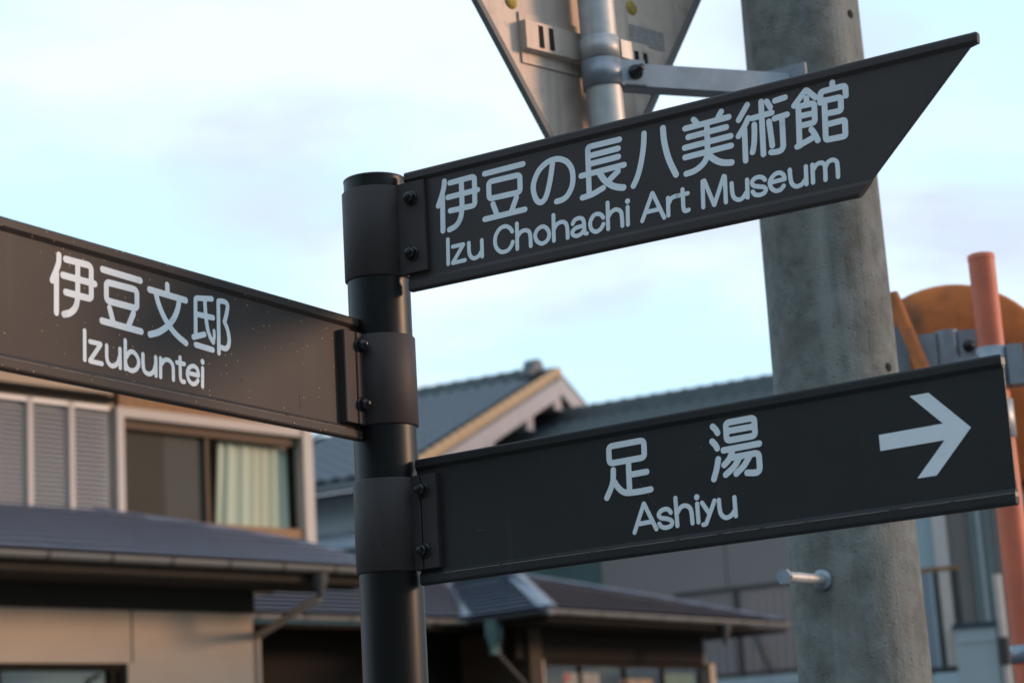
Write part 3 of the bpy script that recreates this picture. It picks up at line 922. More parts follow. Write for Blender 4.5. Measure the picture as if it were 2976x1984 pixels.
pb = MB().lathe(ux, Z, [(prad(zb) + .0004, zb - .028), (prad(zb) + .0055, zb - .028), (prad(zb) + .0055, zb + .028), (prad(zb) + .0004, zb + .028)], 60,
                a0=-1.2, a1=.25, xdir=ctoc)
pbo = MB()
A, d = on_pole(-.38, za)
tt = d.cross(Z).normalized()
pbo.box(A, tt, d, Z, (-.055, .001, -.03), (.055, .009, .04)).build("pole_bracket", m_galvd, rs)

# ---------------------------------------------------------------- traffic mirror seen from behind
mt, mbm = far(2862, 742, 5.3), far(2925, 1500, 5.3)
mxy = V(((mt.x + mbm.x) / 2, (mt.y + mbm.y) / 2, 0))
tm = thing("traffic_mirror", "rusty orange roadside mirror seen from behind, on an orange pole", "traffic mirror", mxy)
MB().tube(mxy, mxy + Z * mt.z, .0345, .0345, 36).build("pole", m_orange, tm)
MB().lathe(mxy + Z * mt.z, Z, [(.0355, -.012), (.0355, .001), (.03, .004), (.0005, .005)], 36).build("pole_cap", m_orange, tm)
# dish: back bulges towards the viewer, hood rim runs away from it
dc = far(2768, 1146, 5.52)
dn = (V((CAM.x - dc.x, CAM.y - dc.y, 0)).normalized() + V((-.25, .0, -.10))).normalized()
RD = .298
dish = MB().lathe(dc, dn, [(RD, -.02), (RD + .004, -.004), (RD - .006, .004), (RD - .03, .010), (.20, .030), (.10, .040), (.001, .043)], 56).build("mirror_back", m_rust, tm)
MB().lathe(dc, dn, [(RD + .001, -.19), (RD + .006, -.19), (RD + .009, -.004), (RD + .004, -.002)], 40, a0=math.radians(-20), a1=math.radians(200), xdir=dn.cross(Z)).build("hood", m_rusth, tm)
MB().lathe(dc, dn, [(.001, -.0205), (.2, -.012), (RD - .001, -.021)], 40).build("mirror_face", m_galv, tm)
# galvanised bracket between dish and pole
bc = far(2755, 1010, 5.40)
bn = V((CAM.x - bc.x, CAM.y - bc.y, 0)).normalized()
br = V((-bn.y, bn.x, 0)); br = br if br.x > 0 else -br
bk = MB().lathe(bc - bn * .03 - Z * .12, Z, [(.034, 0), (.034, .17)], 30).build("back_bracket", m_galvd, tm)
MB().box(bc, br, bn, Z, (-.085, -.012, -.12), (-.03, -.006, .045)).build("bracket_plate", m_galvd, bk)
MB().box(bc, br, bn, Z, (.03, -.012, -.12), (.095, -.006, .045)).build("bracket_plate", m_galvd, bk)
for zz in (.0, -.09):
    MB().lathe(bc + br * .055 + Z * zz - bn * .006, bn, [(.0001, 0), (.016, 0), (.016, .006), (.009, .0065), (.009, .02), (.0001, .0205)], 16).build("bolt", m_bolt, bk)
# band on the pole
zb1 = hit(2900, 1010, mxy, Y).z
mbb = MB().lathe(mxy, Z, [(.0347, zb1 - .105), (.041, zb1 - .105), (.041, zb1), (.0347, zb1)], 36).build("pole_band", m_galvd, tm)
MB().box(mxy, br, bn, Z, (.036, -.03, zb1 - .105), (.078, .03, zb1)).build("band_ear", m_galvd, mbb)
MB().box(mxy, br, bn, Z, (-.10, -.035, zb1 - .085), (-.030, .02, zb1 - .02)).build("band_ear", m_galvd, mbb)
zb2 = hit(2950, 1160, mxy, Y).z
MB().lathe(mxy, Z, [(.0347, zb2 - .10), (.039, zb2 - .10), (.039, zb2), (.0347, zb2)], 36).build("pole_band", m_galv, tm)
zb3 = hit(2955, 1900, mxy, Y).z
MB().lathe(mxy, Z, [(.0347, zb3 - .022), (.040, zb3 - .022), (.040, zb3 + .022), (.0347, zb3 + .022)], 36).build("pole_band", m_galvd, tm)
# slanting orange stay on the left
s0_, s1_ = far(2596, 862, 5.42), far(2690, 1090, 5.36)
MB().tube(s0_ + (s0_ - s1_) * .03, s1_ + (s1_ - s0_) * .5, .017, .021, 18).build("stay", m_rust, tm)
sq = far(2618, 1010, 5.45)
MB().box(sq, br, bn, Z, (-.035, -.004, -.16), (.02, .004, .06)).build("stay_plate", m_flash, tm)

# ---------------------------------------------------------------- buildings
def courses(parent, o, u, n_, L0, L1fun, L0fun, depth, pitch, step, m, name="shingle_course", gap=.024):
    """lapped roof courses: o eave origin, u along, n_ outward; each course is one thin slab"""
    k = 0
    q = 0.0
    sl = math.hypot(1, pitch)
    while q < depth - 1e-6:
        q1 = min(q + step, depth)
        a0, a1 = L0fun(q), L1fun(q)
        b0, b1 = L0fun(q1), L1fun(q1)
        if a1 - a0 < .03 or b1 - b0 < .01:
            q = q1; continue
        z0, z1 = pitch * q, pitch * q1
        A = [o + u * a0 - n_ * (q - .022) + Z * (z0 + gap), o + u * a1 - n_ * (q - .022) + Z * (z0 + gap),
             o + u * b1 - n_ * (q1 + .02) + Z * (z1 + .012), o + u * b0 - n_ * (q1 + .02) + Z * (z1 + .012)]
        lo = [p - Z * .006 for p in A]
        mb = MB().add(A + lo, [(0, 1, 2, 3), (7, 6, 5, 4), (0, 4, 5, 1), (1, 5, 6, 2), (2, 6, 7, 3), (3, 7, 4, 0)])
        mb.build(name, m, parent)
        q = q1
def gutter(parent, a, b, r=.05, step=.55, m=None):
    """half-round gutter hung below the eave from a to b with hangers"""
    d = (b - a).normalized()
    side = V((d.y, -d.x, 0))
    prof = [(math.cos(t) * r, -math.sin(t) * r) for t in [math.pi * k / 12 for k in range(13)]]
    P = [a + side * q + Z * z for q, z in prof] + [b + side * q + Z * z for q, z in prof]
    n = 13
    P += [a + side * q * .92 + Z * (z * .92) for q, z in prof] + [b + side * q * .92 + Z * (z * .92) for q, z in prof]
    F_ = []
    for i in range(n - 1):
        F_ += [(i, i + 1, n + i + 1, n + i), (2 * n + i, 3 * n + i, 3 * n + i + 1, 2 * n + i + 1),
               (i, 2 * n + i, 2 * n + i + 1, i + 1), (n + i, n + i + 1, 3 * n + i + 1, 3 * n + i)]
    F_ += [(0, n, 3 * n, 2 * n), (n - 1, 2 * n - 1, 4 * n - 1, 3 * n - 1)]
    gt = MB().add(P, F_, False).build("gutter", m or m_gutter, parent)
    L = (b - a).length
    t = step * .4
    while t < L:
        mb = MB()
        c = a + d * t
        hp = [(math.cos(x) * (r + .004), -math.sin(x) * (r + .004)) for x in [math.pi * k / 10 for k in range(11)]]
        P = [c + side * q + Z * z for q, z in hp] + [c + d * .022 + side * q + Z * z for q, z in hp]
        mb.add(P, [(i, i + 1, 11 + i + 1, 11 + i) for i in range(10)])
        mb.build("hanger", m_gutdk, gt)
        t += step
    return gt
def wall_slab(parent, name, o, u, n_, a, b, m):
    return MB().box(o, u, n_, Z, a, b).build(name, m, parent)

# ---- beige house on the left
GA = hit_z(516, 1626, 3.3)
GA0 = V((GA.x, GA.y, 0))
hA = thing("beige_house", "beige stucco house with louvred shutters and a curtained upper window", "house", GA0 - NA * 2)
def A_(t, q, z): return GA0 + UA * t + NA * q + Z * z
# lower walls (ground floor), with an opening for the window
qw = -.70
wz0, wz1, wt0, wt1 = 1.15, 2.635, -1.20, .085
cT = 1.285
for nm, a, b in (("wall", (-5.0, qw - .18, 0), (wt0, qw, 3.24)), ("wall", (wt1, qw - .18, 0), (cT, qw, 3.24)),
                 ("wall", (wt0, qw - .18, wz1), (wt1, qw, 3.24)), ("wall", (wt0, qw - .18, 0), (wt1, qw, wz0))):
    wall_slab(hA, nm, GA0, UA, NA, a, b, m_beige)
wall_slab(hA, 'eave_shade_band', GA0, UA, NA, (-5.0, qw + .001, 3.02), (cT - .004, qw + .03, 3.189), m_soff)  # dark board added as painted shade under the eave
wall_slab(hA, "wall", GA0, UA, NA, (cT - .18, -4.5, 0), (cT - .001, qw - .181, 3.24), m_beige)
wall_slab(hA, "wall", GA0, UA, NA, (-5.0, -4.68, 0), (cT - .002, -4.5, 4.8), m_beige)
wl = MB().box(GA0, UA, NA, Z, (wt0, qw - .10, wz0), (wt0 + .05, qw - .03, wz1)).box(GA0, UA, NA, Z, (wt1 - .05, qw - .10, wz0), (wt1, qw - .03, wz1)) \
    .box(GA0, UA, NA, Z, (wt0 + .05, qw - .10, wz1 - .05), (wt1 - .05, qw - .03, wz1)).box(GA0, UA, NA, Z, (wt0 + .05, qw - .10, wz0), (wt1 - .05, qw - .03, wz0 + .05)) \
    .box(GA0, UA, NA, Z, (-.05, qw - .095, wz0 + .05), (.0, qw - .035, wz1 - .05)) \
    .box(GA0, UA, NA, Z, (-1.02, qw - .095, wz0 + .05), (-.97, qw - .035, wz1 - .05)).build("window", m_dkwood, hA)
MB().box(GA0, UA, NA, Z, (wt0 + .05, qw - .072, wz0 + .05), (wt1 - .05, qw - .066, wz1 - .05)).build("pane", m_clear, wl)
MB().box(GA0, UA, NA, Z, (wt0 + .2, qw - .16, wz0), (wt1 - .16, qw - .14, wz1 - .12)).build("blind", m_box, wl)
# eaves: soffit and fascia, gutter, lapped courses
GL, GR = -5.0, 1.95
MB().box(GA0, UA, NA, Z, (GL, qw, 3.19), (1.80, -.06, 3.235)).build("soffit", m_soff, hA)
MB().box(GA0, UA, NA, Z, (GL, -.06, 3.185), (1.86, -.03, 3.315)).build("fascia", m_soff, hA)
PA = .45
hip = [(0.0, 1.93), (.15, 1.91), (.35, 1.84), (.52, 1.68), (.70, 1.30), (.88, .75), (1.02, .15), (1.10, .05)]
def hipT(q):
    for (q0, t0), (q1, t1) in zip(hip, hip[1:]):
        if q <= q1:
            return t0 + (t1 - t0) * (q - q0) / (q1 - q0)
    return .1
rA = MB().prism([A_(GL, -.02, 3.315), A_(1.90, -.02, 3.315)] + [A_(hipT(q) - .02, -q, 3.315 + PA * q - .01) for q in (.35, .52, .7, .88, 1.08)] + [A_(GL, -1.08, 3.315 + PA * 1.08 - .01)],
                V((0, 0, -.03))).build("lower_roof", m_slate, hA)
courses(rA, A_(0, .015, 3.318), UA, NA, GL, hipT, lambda q: GL, 1.08, PA, .135, m_slate)
ridge = MB()
for (q0, t0), (q1, t1) in zip(hip[:-1], hip[1:]):
    if t1 > .02:
        ridge.tube(A_(t0, -q0, 3.33 + PA * q0), A_(t1, -q1, 3.33 + PA * q1), .022, .022, 8)
ridge.build("hip_cap", m_slate, rA)
side = MB().add([A_(t, -q, 3.318 + PA * q) for q, t in hip[:-1]] + [A_(t + .25, -q, 3.20) for q, t in hip[:-1]],
                [(i, i + 1, len(hip) + i, len(hip) - 1 + i) for i in range(len(hip) - 2)]).build("roof_end", m_soff, rA)
gt = gutter(hA, A_(GL, .035, 3.30), A_(1.93, .035, 3.30), .048, .52)
jt = (hit(384, 1880, A_(0, qw, 0), NA) - GA0).dot(UA)
MB().box(GA0, UA, NA, Z, (jt - .006, qw - .004, wz1 + .001), (jt + .006, qw + .0025, 3.019)).build("wall_joint", m_soff, hA)
# rain funnel and the slanting pipe back to the wall
fz = hit(930, 1720, A_(0, .03, 0), NA)
ft = (fz - GA0).dot(UA)
fn = MB().lathe(A_(ft, .03, 0), Z, [(.062, 3.245), (.062, 3.20), (.028, 3.09), (.026, 3.06)], 20).build("rain_funnel", m_gutdk, hA)
p1 = A_(ft, .02, 3.07)
p2 = hit(742, 1850, A_(cT + .05, 0, 0), UA)
p2 = A_(cT + .05, qw - .02, p2.z)
MB().path([p1, p2, V((p2.x, p2.y, .2))], .03, 12).build("downpipe", m_pipeb, hA)
# upper floor
qu = -1.10
def up(px, py, q=qu):
    h = hit(px, py, A_(0, q, 0), NA) - GA0
    return h.dot(UA), h.z
tj0 = up(332, 1300)[0]; tj1 = up(872, 1400)[0]
zh = up(600, 1225)[1]; zs = up(850, 1556)[1]
tend = up(890, 1420)[0]
WZ = 4.93
wall_slab(hA, "upper_wall", GA0, UA, NA, (-5.0, qu - .2, 3.5), (tj0, qu, WZ), m_beige2)
wall_slab(hA, "upper_wall", GA0, UA, NA, (tj0, qu - .2, zh + .16), (tend - .10, qu, WZ), m_dkwood)  # dark colour paints in the soffit's shade above the window
wall_slab(hA, "upper_wall", GA0, UA, NA, (tj0, qu - .2, 3.35), (tend - .10, qu, zs - .03), m_beige2)
wall_slab(hA, "upper_wall", GA0, UA, NA, (tend - .2, -4.5, 3.3), (tend - .002, qu - .201, WZ), m_beige)
# beige box of the shutter housing, top left
tb = up(297, 1130)[0]
zb0 = up(100, 1128)[1]
wall_slab(hA, "shutter_box", GA0, UA, NA, (-5.0, qu + .001, zb0), (tb, qu + .12, WZ - .005), m_beige2)
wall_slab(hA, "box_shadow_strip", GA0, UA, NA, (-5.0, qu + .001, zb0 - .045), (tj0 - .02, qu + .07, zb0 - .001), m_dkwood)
# window frame
wf = MB()
wf.box(GA0, UA, NA, Z, (tj0 - .035, qu + .001, zs - .05), (tj0 + .03, qu + .09, zh + .02))
wf.box(GA0, UA, NA, Z, (tj0 + .03, qu + .001, zh - .055), (tj1, qu + .085, zh + .02))
wf = wf.build("window", m_trim, hA)
MB().box(GA0, UA, NA, Z, (tend - .105, qu - .1, 3.45), (tend, qu + .10, WZ)).build("corner_post", m_trim, hA)
MB().box(GA0, UA, NA, Z, (tj0 + .03, qu - .06, zh - .13), (tend - .105, qu + .03, zh - .055)).build("head_rail", m_brown2, wf)
MB().box(GA0, UA, NA, Z, (tj0 + .03, qu + .001, zh + .021), (tend - .105, qu + .03, zh + .158)).build("lintel_board", m_brown, wf)
MB().box(GA0, UA, NA, Z, (tj0 + .03, qu - .06, zs - .03), (tend - .105, qu + .07, zs + .045)).build("sill", m_brown, wf)
tm1 = up(603, 1400)[0]
MB().box(GA0, UA, NA, Z, (tm1 - .022, qu - .045, zs + .045), (tm1 + .012, qu + .01, zh - .13)).build("mullion", m_brown2, wf)
tr1 = up(852, 1400)[0]
MB().box(GA0, UA, NA, Z, (tr1 - .02, qu - .05, zs + .045), (tr1 + .03, qu - .01, zh - .13)).build("jamb", m_dkwood, wf)
tm2 = up(485, 1400)[0]
MB().box(GA0, UA, NA, Z, (tj0 + .03, qu - .030, zs + .045), (tm2, qu - .024, zh - .13)).build("pane", m_frost, wf)
MB().box(GA0, UA, NA, Z, (tm2, qu - .036, zs + .045), (tm1 - .022, qu - .030, zh - .13)).build("pane", m_frost2, wf)
# curtain in folds
tc0, tc1 = up(630, 1400, qu - .06)[0], up(846, 1400, qu - .06)[0]
P = []; n = 70
for k in range(n + 1):
    t = tc0 + (tc1 - tc0) * k / n
    w = (.011 + .006 * math.sin(k * .13)) * math.sin(k * .62 + 1.3 * math.sin(k * .17)) + .004 * math.sin(k * 1.7 + math.sin(k * .4))
    P.append(A_(t + .02, qu - .06 + w * .7, zh - .14)); P.append(A_(t - .03 * (1 - k / n), qu - .06 + w * 1.3, zs + .02))
MB().add(P, [(2 * k, 2 * k + 2, 2 * k + 3, 2 * k + 1) for k in range(n)], True).build("curtain", m_curt, wf)
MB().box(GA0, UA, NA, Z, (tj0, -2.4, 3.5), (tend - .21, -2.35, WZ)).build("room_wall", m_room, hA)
# louvred shutters: pale stiles, one slat at a time
stiles = [up(x, 1330, qu + .05)[0] for x in (-240, -110, 84, 205, 322)]
slz1 = up(200, 1165, qu + .05)[1] - .01
slz0 = 3.70
for k in range(4):
    a, b = stiles[k], stiles[k + 1]
    sh = MB().box(GA0, UA, NA, Z, (a - .022, qu + .02, slz0), (a + .022, qu + .075, slz1)).build("shutter", m_trim, hA)
    MB().box(GA0, UA, NA, Z, (a + .022, qu + .02, slz1 - .03), (b - .022, qu + .07, slz1)).build("top_rail", m_louv, sh)
    MB().box(GA0, UA, NA, Z, (a + .022, qu + .02, slz0), (b - .022, qu + .07, slz0 + .06)).build("bottom_rail", m_trim, sh)
    MB().box(GA0, UA, NA, Z, (a + .022, qu + .004, slz0), (b - .022, qu + .018, slz1)).build("backing", m_rim, sh)
    ns = int((slz1 - slz0 - .10) / .036)
    me = None
    for i in range(ns):
        z = slz0 + .065 + i * .036
        if me is None:
            pr = [(.030, .014), (.058, -.004), (.060, .0), (.032, .019)]
            s_ = MB().prism([V((0, q, zz)) for q, zz in pr], V((b - a - .046, 0, 0)))
            R = Matrix(((UA.x, NA.x, 0, 0), (UA.y, NA.y, 0, 0), (0, 0, 1, 0), (0, 0, 0, 1)))
            w = A_(a + .023, qu, z)
            ob = s_.build("slat", m_louv, sh, Matrix.Translation(w) @ R)
            me = ob.data
        else:
            w = A_(a + .023, qu, z)
            link("slat", me, sh, Matrix.Translation(w) @ R)
# upper roof (hidden behind the left board from here)
MB().prism([A_(-5.2, qu + .45, WZ), A_(tend + .25, qu + .45, WZ), A_(tend + .25, -5.0, WZ), A_(-5.2, -5.0, WZ)], V((0, 0, .10))).build("upper_eave", m_dkwood, hA)
rU = MB().add([A_(-5.2, qu + .46, WZ + .11), A_(tend + .26, qu + .46, WZ + .11), A_(tend - 1.6, -2.9, WZ + .80), A_(-5.2, -2.9, WZ + .80), A_(-5.2, -5.0, WZ + .11), A_(tend + .26, -5.0, WZ + .11)],
              [(0, 1, 2, 3), (3, 2, 5, 4), (1, 5, 2), (0, 3, 4), (0, 4, 5, 1)]).build("upper_roof", m_slate, hA)

# ---- low house behind it, with a stepped hipped eave
GB = hit_z(1359, 1804, 3.3)
GB0 = V((GB.x, GB.y, 0))
hB = thing("low_roofed_house", "low house with hipped slate roof, green rain head and dark porch", "house", GB0 - NA * 3)
def B_(t, q, z): return GB0 + UA * t + NA * q + Z * z
PB = .35
EZ = 3.315
# left wing
rB = MB().prism([B_(-5, -.02, EZ), B_(0, -.02, EZ), B_(1.72, -1.92, EZ + PB * 1.9), B_(-5, -1.92, EZ + PB * 1.9)], V((0, 0, -.04))).build("roof", m_slate, hB)
courses(rB, B_(0, .02, EZ + .003), UA, NA, -5, lambda q: q * .9, lambda q: -5, 1.9, PB, .18, m_slate, gap=.040)
# middle face, whose eave runs towards the viewer; outward is -UA
rM = MB().prism([B_(-.0, 0, EZ), B_(0, 1.12, EZ), B_(1.62, -.72, EZ + PB * 1.62), B_(1.72, -1.92, EZ + PB * 1.72)], V((0, 0, -.05))).build("roof", m_slate, hB)
courses(rM, B_(-.02, 0, EZ + .004), NA, -UA, 0, lambda q: 1.12 - q * 1.135, lambda q: -q * 1.11, 1.64, PB, .18, m_slate, gap=.040)
# right wing, front edge slightly askew
E0, E1 = B_(0, 1.12, 0), B_(5.05, .55, 0)
uR = (E1 - E0).normalized(); nR = V((uR.y, -uR.x, 0)); LR = (E1 - E0).length
E0z = E0 + Z * EZ
rR = MB().prism([E0z, E0z + uR * LR, E0z + uR * 3.5 - nR * .92 + Z * PB * .92, E0z + uR * 1.72 - nR * 1.70 + Z * PB * 1.70], V((0, 0, -.05))).build("roof", m_slate, hB)
def rEnd(q):
    return LR - 1.62 * (q / .92) if q < .92 else 3.5 - 1.78 * (q - .92) / .78
courses(rR, E0z + nR * .02 + Z * .004, uR, nR, 0, rEnd, lambda q: q * 1.02, 1.68, PB, .18, m_slate, gap=.040)
# ridge cap on the falling hip and pale flashings in hip and valley
def strip_on(parent, a, b, w, m, name):
    d = (b - a).normalized(); s_ = d.cross(Z).normalized()
    nrm = s_.cross(d).normalized()
    MB().prism([a - s_ * w, a + nrm * .03, a + s_ * w, a - nrm * .02], b - a).build(name, m, parent)
strip_on(rR, E0z + uR * LR + Z * .02, E0z + uR * 3.5 - nR * .92 + Z * (PB * .92 + .03), .07, m_slate, "hip_cap")
strip_on(rR, E0z + uR * 3.5 - nR * .92 + Z * (PB * .92 + .03), E0z + uR * 1.7 - nR * 1.72 + Z * (PB * 1.72 + .03), .07, m_slate, "hip_cap")
strip_on(rM, E0z + Z * .02, B_(1.62, -.72, EZ + PB * 1.62 + .03), .10, m_flash, "hip_flashing")
strip_on(rM, B_(-.02, -.0, EZ + .025), B_(1.74, -1.94, EZ + PB * 1.72 + .03), .15, m_flash, "valley_flashing")
# back of the right wing
MB().add([E0z + uR * LR, E0z + uR * 3.5 - nR * .92 + Z * PB * .92, E0z + uR * 1.72 - nR * 1.70 + Z * PB * 1.70, E0z + uR * 1.72 - nR * 3.2 + Z * .0, E0z + uR * LR - nR * 1.4],
         [(0, 1, 2, 3, 4)]).build("roof_back", m_slate, hB)
gutter(hB, B_(-5, .045, 3.30), B_(0.0, .045, 3.30), .05, .6)
gutter(hB, B_(-.04, 0.0, 3.30), B_(-.04, 1.12, 3.30), .05, .6, m_gutdk)
gutter(hB, E0 + nR * .045 + Z * 3.30, E1 + nR * .045 + Z * 3.30, .05, .6)
# soffits
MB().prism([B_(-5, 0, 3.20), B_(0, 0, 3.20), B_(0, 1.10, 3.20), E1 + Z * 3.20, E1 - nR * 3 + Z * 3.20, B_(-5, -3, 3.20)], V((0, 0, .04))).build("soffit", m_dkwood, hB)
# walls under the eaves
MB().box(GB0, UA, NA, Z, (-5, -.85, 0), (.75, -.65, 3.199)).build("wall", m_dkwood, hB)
MB().box(GB0, UA, NA, Z, (.551, -.649, 0), (.75, .35, 3.199)).build("wall", m_porch, hB)
gw = E0 - nR * .75
# front of the right wing: posts, lintel, glazed doors with notices
zl = hit(1800, 1920, gw, nR).z
fr = MB().box(gw, uR, nR, Z, (.45, -.12, zl), (LR - .75, 0, 3.199)).build("lintel", m_dkwood, hB)
t0 = (hit(1570, 1960, gw, nR) - gw).dot(uR); t1 = (hit(2068, 1960, gw, nR) - gw).dot(uR)
for t in (t0, t1):
    MB().box(gw, uR, nR, Z, (t - .06, -.11, 0), (t + .06, .02, zl - .002)).build("porch_post", m_beige, hB)
dr = MB()
ts = [t0 + .06, t0 + .06 + (t1 - t0) * .22, t0 + .06 + (t1 - t0) * .47, t0 + .06 + (t1 - t0) * .70, t1 - .06]
for t in ts:
    dr.box(gw, uR, nR, Z, (t - .02, -.10, 0), (t + .02, -.05, zl - .06))
dr.box(gw, uR, nR, Z, (ts[0], -.101, zl - .06), (ts[-1], -.049, zl - .003))
dr = dr.build("sliding_door", m_dkwood, hB)
for k in range(4):
    MB().box(gw, uR, nR, Z, (ts[k] + .021, -.078, .05), (ts[k + 1] - .021, -.072, zl - .061)).build("pane", m_clear, dr)
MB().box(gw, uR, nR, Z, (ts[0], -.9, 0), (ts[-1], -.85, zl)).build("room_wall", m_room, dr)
for k, (f0, f1, zz, m) in enumerate(((.14, .34, .06, m_posterA), (.47, .66, .12, m_posterB), (.72, .93, .05, m_posterC))):
    a, b = ts[0] + (ts[-1] - ts[0]) * f0, ts[0] + (ts[-1] - ts[0]) * f1
    MB().box(gw, uR, nR, Z, (a, -.0715, zl - zz - .55), (b, -.0695, zl - zz - .07)).build("notice", m, dr)
MB().box(gw, uR, nR, Z, (LR - .72, -3, 0), (LR - .60, -.05, 3.199)).build("wall", m_greyw, hB)
# green copper rain head and its pipe
rh = (hit(1432, 1800, B_(-.05, 0, 0), -UA) - GB0).dot(NA)
hd = MB().prism([B_(-.10, rh - .07, 3.27), B_(-.10, rh + .07, 3.27), B_(-.10, rh + .07, 3.12), B_(-.10, rh + .025, 3.00), B_(-.10, rh + .025, 2.92), B_(-.10, rh - .025, 2.92), B_(-.10, rh - .025, 3.00), B_(-.10, rh - .07, 3.12)], UA * .12).build("rain_head", m_copper, hB)
MB().path([B_(-.04, rh, 2.95), B_(.50, rh - .1, 2.62), B_(.50, rh - .1, .2)], .028, 10).build("downpipe", m_gutdk, hB)
# dark rain funnel at the right end
ff = (hit(2110, 1880, E0 + nR * .03, nR) - E0).dot(uR)
MB().lathe(E0 + uR * ff + nR * .03, Z, [(.07, 3.25), (.07, 3.19), (.03, 3.07), (.028, 3.02)], 18).build("rain_funnel", m_gutdk, hB)

# ---- tiled house with a gable, further back
uC = V((math.sin(math.radians(120)), math.cos(math.radians(120)), 0))     # along the ridge, towards the right and nearer
wC = V((-uC.y, uC.x, 0))                                                   # across, right and away
AP = far(1600, 1088, 32.0)
hC = thing("tiled_gable_house", "house with blue grey tiled roof and sunlit gable verge", "house", V((AP.x, AP.y, 0)) - uC * 4)
def gp(x, y):
    h = hit(x, y, AP, uC) - AP
    return h.dot(wC), h.z
rk = gp(1215, 1337)
PC = -rk[1] / -rk[0] if rk[0] else .5
PC = abs(rk[1] / rk[0])
rk2 = gp(1685, 1188)
PC2 = abs(rk2[1] / rk2[0])
nl = (wC * -PC + Z * 1.0); nl = V((-wC.x * PC, -wC.y * PC, 1)).normalized()   # left slope normal
he = hit(965, 1400, AP, nl) - AP
DE = -he.dot(wC)                                                           # eave distance across
h1_ = hit(890, 1302, AP, nl) - AP; h2_ = hit(968, 1262, AP, nl) - AP
_a1, _w1, _a2, _w2 = -h1_.dot(uC), h1_.dot(wC), -h2_.dot(uC), h2_.dot(wC)
_sl = (_a1 - _a2) / (_w1 - _w2)
LRidge = _a2 - _sl * _w2
HX = max(.3, -_sl * DE)                                                   # how far the hip runs out at the eave
print("ridge", LRidge, "hip", HX, "eave", DE, "pitch", PC, PC2)
def C_(a, w, z): return AP - uC * a + wC * w + Z * z                        # a: back along the ridge
slp = math.hypot(1, PC)
rC = MB().prism([C_(-.1, 0, -.02), C_(LRidge, 0, -.02), C_(LRidge + HX, -DE, -PC * DE - .02), C_(-.1, -DE, -PC * DE - .02)], V((0, 0, -.09))).build("roof", m_tile, hC)
MB().prism([C_(-.1, 0.02, -.03), C_(LRidge, 0.02, -.03), C_(LRidge, 4.2, -PC2 * 4.2 - .02), C_(-.1, 4.2, -PC2 * 4.2 - .02)], V((0, 0, -.09))).build("roof_back", m_tile2, hC)
def pantile(lenw, lend, th=.022):
    """one wavy pantile: x along the eave, y up the slope, z out"""
    mb = MB()
    nx = 8
    P = []
    for yy, dz in ((0, th), (lend * 1.08, 0.0)):
        for i in range(nx + 1):
            x = lenw * i / nx
            z = .028 * math.sin(2 * math.pi * (i / nx)) * .8 + .012 * math.cos(4 * math.pi * i / nx)
            P.append(V((x, yy, z + dz + .03)))
    for i in range(nx + 1):
        x = lenw * i / nx
        P.append(V((x, 0, P[i].z - .03)))
    F_ = [(i, i + 1, nx + 2 + i, nx + 1 + i) for i in range(nx)] + [(i, 2 * nx + 2 + i, 2 * nx + 3 + i, i + 1) for i in range(nx)]
    return mb.add(P, F_, True)
def tile_field(parent, o, ux_, uy_, cols, rows, keep, tw, tl, m):
    """o lower left corner; keep(c, r) -> distance-like key or None"""
    un = ux_.cross(uy_).normalized()
    if un.z < 0: un = -un
    R = Matrix(((ux_.x, uy_.x, un.x, 0), (ux_.y, uy_.y, un.y, 0), (ux_.z, uy_.z, un.z, 0), (0, 0, 0, 1)))
    spots = []
    for r in range(rows):
        for c_ in range(cols):
            k = keep(c_, r)
            if k is not None:
                spots.append((k, c_, r))
    spots.sort()
    base_t = pantile(tw, tl)
    me = None
    rest = MB()
    for i, (k, c_, r) in enumerate(spots):
        w = o + ux_ * (c_ * tw) + uy_ * (r * tl)
        M = Matrix.Translation(w) @ R
        if i < 300:
            if me is None:
                me = base_t.build("tile", m, parent, M, recalc=False).data
            else:
                link("tile", me, parent, M)
        else:
            rest.add([M @ V(v) for v in base_t.v], base_t.f, True)
    if rest.v:
        tag(rest.build("tiles", m, parent, recalc=False), kind="stuff")
def screen(P):
    v = P - CAM
    d = v.dot(_fw)
    return W / 2 + F * v.dot(CR) / d, H / 2 - F * v.dot(CU) / d
uyC = (wC + Z * PC).normalized()
TW, TL = .27, .25
oC = C_(LRidge + HX, -DE, -PC * DE + .0)
ncol = int((LRidge + HX + .05) / TW); nrow = int(DE * slp / TL)
def keepC(c_, r):
    p = oC + uC * (c_ * TW) + uyC * (r * TL)
    frac = r / nrow
    a = LRidge + HX - c_ * TW
    if a > LRidge + HX * (1 - frac) + .1: return None
    x, y = screen(p)
    vis = (1195 < x < 1640 and 1030 < y < 1345) or (860 < x < 1060 and 1230 < y < 1430)
    return (0 if vis else 1, -x)
tile_field(rC, oC, uC, uyC, ncol, nrow, keepC, TW, TL, m_tile)
# ridge: stacked courses with round cap tiles
rg = MB()
rg.prism([C_(.4, -.11, -.02), C_(.4, -.08, .08), C_(.4, .08, .08), C_(.4, .11, -.02)], -uC * (LRidge - .4)).build("ridge", m_tile2, hC)
me = None
R = Matrix(((uC.x, wC.x, 0, 0), (uC.y, wC.y, 0, 0), (0, 0, 1, 0), (0, 0, 0, 1)))
rgo = [o for o in hC.children if o.name.startswith("ridge")][0]
MB().tube(C_(-.1, 0, .04), C_(.4, 0, .04), .07, .07, 12).build('ridge_tile', m_tile2, rgo)
for k in range(1, int(LRidge / .30)):
    M = Matrix.Translation(C_(k * .30 + .28, 0, .085)) @ R
    if me is None:
        q = MB().tube(V((0, 0, 0)), V((.24, 0, 0)), .082, .082, 12).tube(V((.235, 0, 0)), V((.285, 0, 0)), .098, .098, 12)
        me = q.build("ridge_tile", m_tile2, rgo, M).data
    else:
        link("ridge_tile", me, rgo, M)
